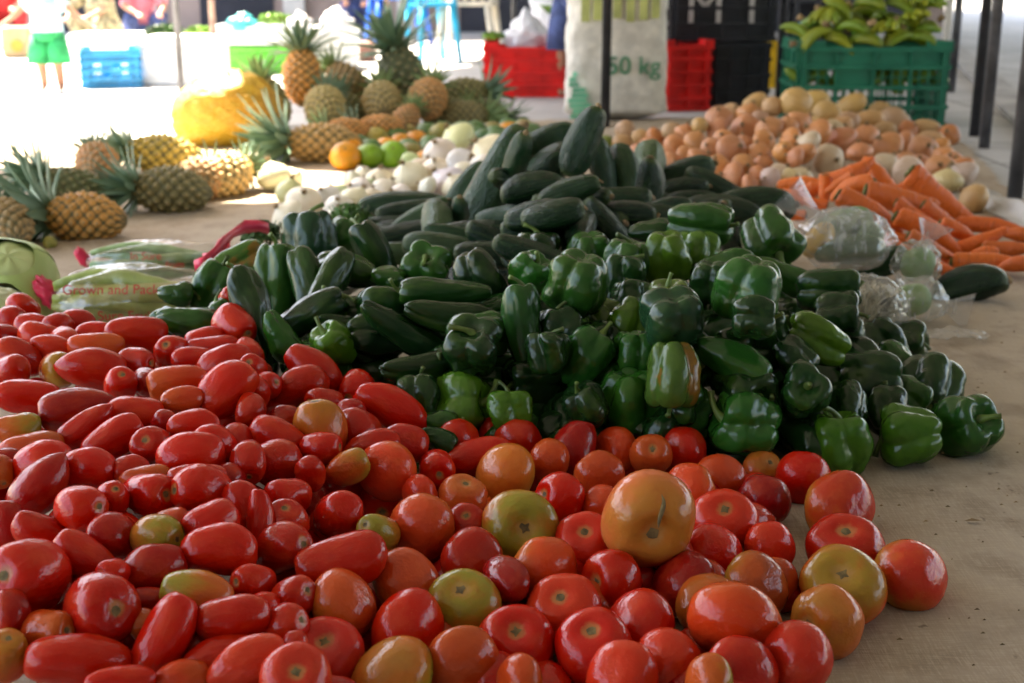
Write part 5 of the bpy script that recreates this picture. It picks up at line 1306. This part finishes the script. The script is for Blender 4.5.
fb = box_obj('foam_box', 72, 138, 78, 36, .4, M['foam'], 'white foam box directly behind the blue crate', 'foam box', 'white foam boxes behind the plaza')
box_obj('foam_box', 302, 352, 70, 30, .5, M['foam'], 'white foam box between the white crate and the pineapples', 'foam box', 'white foam boxes behind the plaza')
cb, cw, ch_ = box_obj('cardboard_box', 3, 31, 58, 29, .3, M['card'], 'brown cardboard box with an orange fruit print on the plaza', 'cardboard box', None, 0, False)
b = MB(); V = [(0.01+.05*math.cos(j*PI/8), -.004, ch_*.4+.05*math.sin(j*PI/8)) for j in range(16)]; b.add(V, [tuple(range(16))]); put('fruit_print', b.mesh('fruit_print', False, [M['orange']]), cb)
rb_, _, _ = box_obj('foam_box', -70, 20, 50, 28, .5, M['foam'], 'wide white foam box beyond the cardboard box', 'foam box', 'white foam boxes behind the plaza')
box_obj('wooden_crate', 345, 372, 62, 44, .4, simple('brown_wood', (.16, .07, .05), .7, .2, 8), 'dark brown wooden crate behind the tall pineapple crown', 'wooden crate', None, 0, False)

# ------------------------------------------------------------------ poles
def pole(px, pyb, wpx, mat, lab, top=2.74):
    c = at(px, pyb); d = depth(c); R = wpx*d/F/2; b = MB(); b.tube([(0, 0, .0), (0, 0, top)], R, 14); root = put('canopy_pole', b.mesh('canopy_pole', True, [mat]), None, c)
    tag(root, lab, 'pole', 'canopy poles')
pole(183, 112, 6.5, M['metal'], 'grey metal pole standing behind the yellow sack, plaza side')
pole(216, 80, 6.5, M['rust'], 'brownish metal pole in front of the white crate')
pole(605, 128, 9.5, M['metal_dark'], 'dark pole in front of the rice sack')
pole(779, 98, 8.5, M['metal_dark'], 'dark pole between the black crates and the banana crate')
pole(815, 72, 6, M['metal_dark'], 'thin dark pole behind the yellow crate')
pole(943, 78, 8, M['pillar'], 'pale pole behind the banana crate corner')
pole(951, 92, 8, M['metal'], 'bluish grey pole beside the pale one at the walkway')
pole(974, 136, 10, M['metal_dark'], 'darker pole of the pair at the walkway')
pole(984, 148, 11, M['metal'], 'grey pole of the pair at the walkway, in front')
pole(1014, 202, 15, M['metal'], 'thickest grey pole beside the folded plastic sheet')
pole(514, 60, 5.5, M['metal'], 'thin grey pole behind the bright red crate')
pole(404, 66, 4.5, M['metal'], 'thin grey pole behind the tallest pineapple crown')
pole(388, 60, 4.5, M['rust'], 'thin brownish pole by the blue chair')

# ------------------------------------------------------------------ chairs
def chair(px, pyb, wpx, mat, lab, rz):
    c = at(px, pyb); d = depth(c); W_ = wpx*d/F; root = empty('plastic_chair', c, rz); tag(root, lab, 'chair', 'plastic chairs behind the pineapples')
    sh = .42
    for sx in (-1, 1):
        for sy in (-1, 1):
            b = MB(); b.tube([(sx*W_*.55, sy*W_*.5, 0), (sx*W_*.42, sy*W_*.38, sh)], [.02, .03], 8); put('leg', b.mesh('leg', True, [mat]), root)
    bm = bmesh.new(); bmesh.ops.create_cube(bm, size=1)
    for v in bm.verts: v.co = Vector((v.co.x*W_*.98, v.co.y*W_*.92, v.co.z*.03+sh+.015))
    bmesh.ops.bevel(bm, geom=bm.edges[:], offset=.012, segments=3, affect='EDGES'); me = bpy.data.meshes.new('seat'); bm.to_mesh(me); bm.free(); me.materials.append(mat); put('seat', me, root)
    b = MB(); b.tube([(-W_*.45, W_*.42, sh), (-W_*.47, W_*.52, sh+.4), (0, W_*.56, sh+.46), (W_*.47, W_*.52, sh+.4), (W_*.45, W_*.42, sh)], .02, 8)
    for q in range(-2, 3): b.tube([(q*W_*.17, W_*.44, sh+.02), (q*W_*.17, W_*.54, sh+.43)], .014, 6)
    put('backrest', b.mesh('backrest', True, [mat]), root)
    for sx in (-1, 1): b = MB(); b.tube([(sx*W_*.48, W_*.46, sh+.2), (sx*W_*.52, 0, sh+.22), (sx*W_*.46, -W_*.42, sh)], .018, 8); put('armrest', b.mesh('armrest', True, [mat]), root)
chair(398, 44, 52, M['blue'], 'blue plastic chair behind the tallest pineapple crown', .3)
chair(432, 62, 40, M['cyan'], 'cyan plastic chair with splayed legs between the blue and the cream one', .5)
chair(470, 60, 52, M['cream'], 'cream plastic chair behind the bright red crate', -.15)

# ------------------------------------------------------------------ people
def person(loc, rz, scale, joints, lab, parts):
    """joints: name -> (pos, radius, parent)"""
    root = empty('person', loc, rz); root.scale = (scale,)*3
    names = list(joints); V = [Vector(joints[n][0]) for n in names]; E = [(names.index(n), names.index(joints[n][2])) for n in names if joints[n][2]]
    m = bpy.data.meshes.new('body'); m.from_pydata(V, E, []); o = put('body', m, root, mat=M['skin'])
    sk_ = o.modifiers.new('skin', 'SKIN')
    for i, n in enumerate(names): o.data.skin_vertices[0].data[i].radius = (joints[n][1],)*2
    o.data.skin_vertices[0].data[0].use_root = True
    ss = o.modifiers.new('sub', 'SUBSURF'); ss.levels = 2; ss.render_levels = 2
    dg = bpy.context.evaluated_depsgraph_get(); me = bpy.data.meshes.new_from_object(o.evaluated_get(dg)); o.modifiers.clear(); o.data = me
    me.materials.clear(); me.materials.append(M['skin']); me.polygons.foreach_set('use_smooth', [True]*len(me.polygons))
    for nm, mat, chains in parts:
        b = MB()
        for pts, rad in chains: b.tube(pts, rad, 14)
        put(nm, b.mesh(nm, True, [mat]), root)
    tag(root, lab, 'person', 'people at the market'); return root
def kid_joints(crouch=False):
    if not crouch:
        J = {'pelvis': ((0, 0, .86), .12, None), 'chest': ((0, .01, 1.2), .13, 'pelvis'), 'neck': ((0, 0, 1.42), .05, 'chest'), 'head': ((0, -.01, 1.55), .085, 'neck'), 'top': ((0, 0, 1.66), .07, 'head')}
        for s, n in ((-1, 'a'), (1, 'b')):
            J['hip'+n] = ((s*.09, 0, .80), .085, 'pelvis'); J['knee'+n] = ((s*.10, -.03-.08*(s > 0), .46), .065, 'hip'+n); J['ankle'+n] = ((s*.10, .02+.10*(s < 0), .08), .046, 'knee'+n); J['toe'+n] = ((s*.11, -.14+.1*(s < 0), .03), .03, 'ankle'+n)
            J['sh'+n] = ((s*.18, 0, 1.36), .05, 'chest'); J['elbow'+n] = ((s*.36, -.05, 1.12), .038, 'sh'+n); J['wrist'+n] = ((s*.52, -.12, .98), .028, 'elbow'+n); J['palm'+n] = ((s*.57, -.14, .94), .03, 'wrist'+n)
            for q in range(4): J[f'f{q}'+n] = ((s*(.63+.006*q), -.19+.025*q, .90+.01*(q % 2)), .010, 'palm'+n)
            J['thumb'+n] = ((s*.57, -.20, .97), .011, 'palm'+n)
    else:
        J = {'pelvis': ((0, .1, .32), .15, None), 'chest': ((0, -.05, .68), .15, 'pelvis'), 'neck': ((0, -.12, .90), .055, 'chest'), 'head': ((0, -.16, 1.02), .09, 'neck'), 'top': ((0, -.16, 1.13), .075, 'head')}
        for s, n in ((-1, 'a'), (1, 'b')):
            J['hip'+n] = ((s*.12, .08, .30), .10, 'pelvis'); J['knee'+n] = ((s*.22, -.32, .48), .065, 'hip'+n); J['ankle'+n] = ((s*.18, -.18, .08), .042, 'knee'+n); J['toe'+n] = ((s*.19, -.36, .03), .035, 'ankle'+n)
            J['sh'+n] = ((s*.21, -.08, .84), .06, 'chest'); J['elbow'+n] = ((s*.28, -.30, .62), .045, 'sh'+n); J['wrist'+n] = ((s*.16, -.48, .52), .032, 'elbow'+n); J['palm'+n] = ((s*.14, -.54, .50), .034, 'wrist'+n)
            for q in range(4): J[f'f{q}'+n] = ((s*(.10+.025*q), -.61, .47), .011, 'palm'+n)
            J['thumb'+n] = ((s*.09, -.54, .52), .012, 'palm'+n)
    return J
def dress(top, bottom, crouch=False):
    if not crouch:
        return [('shorts', bottom, [([(0, 0, .98), (0, 0, .84), (0, 0, .76)], [.155, .175, .15]), ([(-.09, 0, .86), (-.105, -.02, .66), (-.115, -.03, .42)], [.10, .125, .14]), ([(.09, 0, .86), (.105, -.05, .66), (.115, -.08, .42)], [.10, .125, .14])]),
                ('shirt', top, [([(0, 0, .90), (0, 0, 1.1), (0, 0, 1.3), (0, 0, 1.41)], [.185, .175, .18, .08]), ([(-.1, 0, 1.33), (-.24, -.02, 1.26)], [.08, .085]), ([(.1, 0, 1.33), (.24, -.02, 1.26)], [.08, .085])]),
                ('hair', M['hair'], [([(0, .03, 1.56), (0, .03, 1.66), (0, .01, 1.72)], [.10, .105, .05])])]
    return [('trousers', bottom, [([(0, .14, .2), (0, .08, .36), (0, .02, .5)], [.15, .2, .17]), ([(-.12, .08, .32), (-.22, -.34, .49)], [.13, .09]), ([(.12, .08, .32), (.22, -.34, .49)], [.13, .09]), ([(-.22, -.34, .49), (-.18, -.2, .14)], [.088, .07]), ([(.22, -.34, .49), (.18, -.2, .14)], [.088, .07])]),
            ('shirt', top, [([(0, .02, .42), (0, -.05, .68), (0, -.1, .88)], [.19, .2, .09]), ([(-.15, -.08, .82), (-.27, -.28, .65)], [.08, .075]), ([(.15, -.08, .82), (.27, -.28, .65)], [.08, .075])]),
            ('hair', M['hair'], [([(0, -.13, 1.02), (0, -.12, 1.12), (0, -.14, 1.19)], [.105, .11, .05])])]
c = at(53, 91); k = person(c, .2, .38, kid_joints(), 'child in green shorts and pale sleeveless shirt walking across the plaza', dress(M['shirt'], M['shorts'])); k.scale = (.5, .5, .38)
c = at(106, 56); person(c, -.4, .62, kid_joints(True), 'person in mottled beige clothes crouching behind the foam box', dress(M['camo'], M['camo'], True))
c = at(143, 50); person(c, .5, .62, kid_joints(True), 'person in pink top and navy shorts crouching by the foam boxes', dress(M['pinkcloth'], M['navy'], True))
c = at(8, 47); person(c, .3, .7, kid_joints(True), 'person in red crouching beyond the cardboard box', dress(M['redcloth'], M['redcloth'], True))
c = at(574, 99); person(c+Vector((0.0, .12, 0)), .1, .62, kid_joints(), 'person standing behind the rice sack, one bare leg showing', dress(M['cyan'], M['navy']))
c = at(368, 38); person(c, -.2, .72, kid_joints(True), 'person in patterned navy crouching beside the blue chair', dress(M['navy'], M['navy'], True))

# ------------------------------------------------------------------ far market building with dark panels painted for shaded openings
by = 15.5
def building():
    root = empty('market_building', (0, by, 0)); tag(root, 'brown and cream market building with shaded openings painted as dark panels behind the stalls', 'building')
    b = MB(); b.box(-16, 5.0, 0, .3, 0, 3.2); put('wall', b.mesh('wall', False, [M['wall']]), root)
    for i, (x0, x1) in enumerate([(-5.2, -4.4), (-3.6, -2.75), (-1.9, -1.45), (-.6, .4), (.75, 1.5), (2.0, 3.6), (3.8, 4.8)]):
        b = MB(); b.box(x0, x1, -.02, .0, .0, 2.3); put('doorway_shade', b.mesh('doorway_shade', False, [M['wall_dark']]), root)  # flat slabs on a solid wall, coloured dark to imitate interior shade
    for i, x in enumerate([-4.2, -2.5, -1.2, .55, 1.75, 3.7]):
        b = MB(); b.box(x-.12, x+.12, -.14, -.025, 0, 3.0); put('pillar', b.mesh('pillar', False, [M['pillar']]), root)
    b = MB(); b.box(-16.2, 5.2, -.6, .5, 3.2, 3.4); put('roof', b.mesh('roof', False, [M['canopy']]), root)
building()
# stall table with produce far behind, black shelf unit behind crates
for (px, py, w_, hh, mat, lab) in [(660, 58, 110, 70, 'black_pl', 'dark shelf rack behind the rice sack'), (830, 54, 70, 60, 'black_pl', 'dark shelf rack behind the banana crate')]:
    c = at(px, py); d = depth(c); W_, H_ = w_*d/F, hh*d/F; root = empty('shelf_rack', c); tag(root, lab, 'shelf', 'dark shelf racks')
    for sx in (-1, 1):
        for yy in (0, .4): b = MB(); b.box(sx*W_/2-.02, sx*W_/2+.02, yy, yy+.04, 0, 1.4); put('post', b.mesh('post', False, [M[mat]]), root)
    for z in (.1, .42, .74, 1.06): b = MB(); b.box(-W_/2+.022, W_/2-.022, 0, .44, z, z+.03); put('shelf', b.mesh('shelf', False, [M[mat]]), root)
    b = MB(); b.box(-W_/2, W_/2, .45, .46, 0, 1.4); put('back_panel', b.mesh('back_panel', False, [M['wall_dark']]), root)
    r_ = random.Random(px)
    for j in range(7):
        m = r_.choice(['blue_pl', 'white_pl', 'orange', 'teal', 'white_pl', 'lime_pl']); x = -W_/2+.06+(W_-.12)*j/6
        o = put('packet', mesh('packet', *blob(j+px, .05, .04, .09, .25, 2, 0, 16, 12, flat=.1), True, [M[m]]), None, (c.x+x, c.y+.08, .13+.32*(j % 3)+.09))
        tag(o, f"{ {'blue_pl': 'blue', 'white_pl': 'white', 'orange': 'orange', 'teal': 'teal', 'lime_pl': 'lime green'}[m]} packet on the {['bottom', 'second', 'third'][j % 3]} shelf of the rack behind the {'rice sack' if px < 700 else 'banana crate'}", 'packet', f"packets on the {['bottom', 'second', 'third'][j % 3]} shelf behind the {'rice sack' if px < 700 else 'banana crate'}")
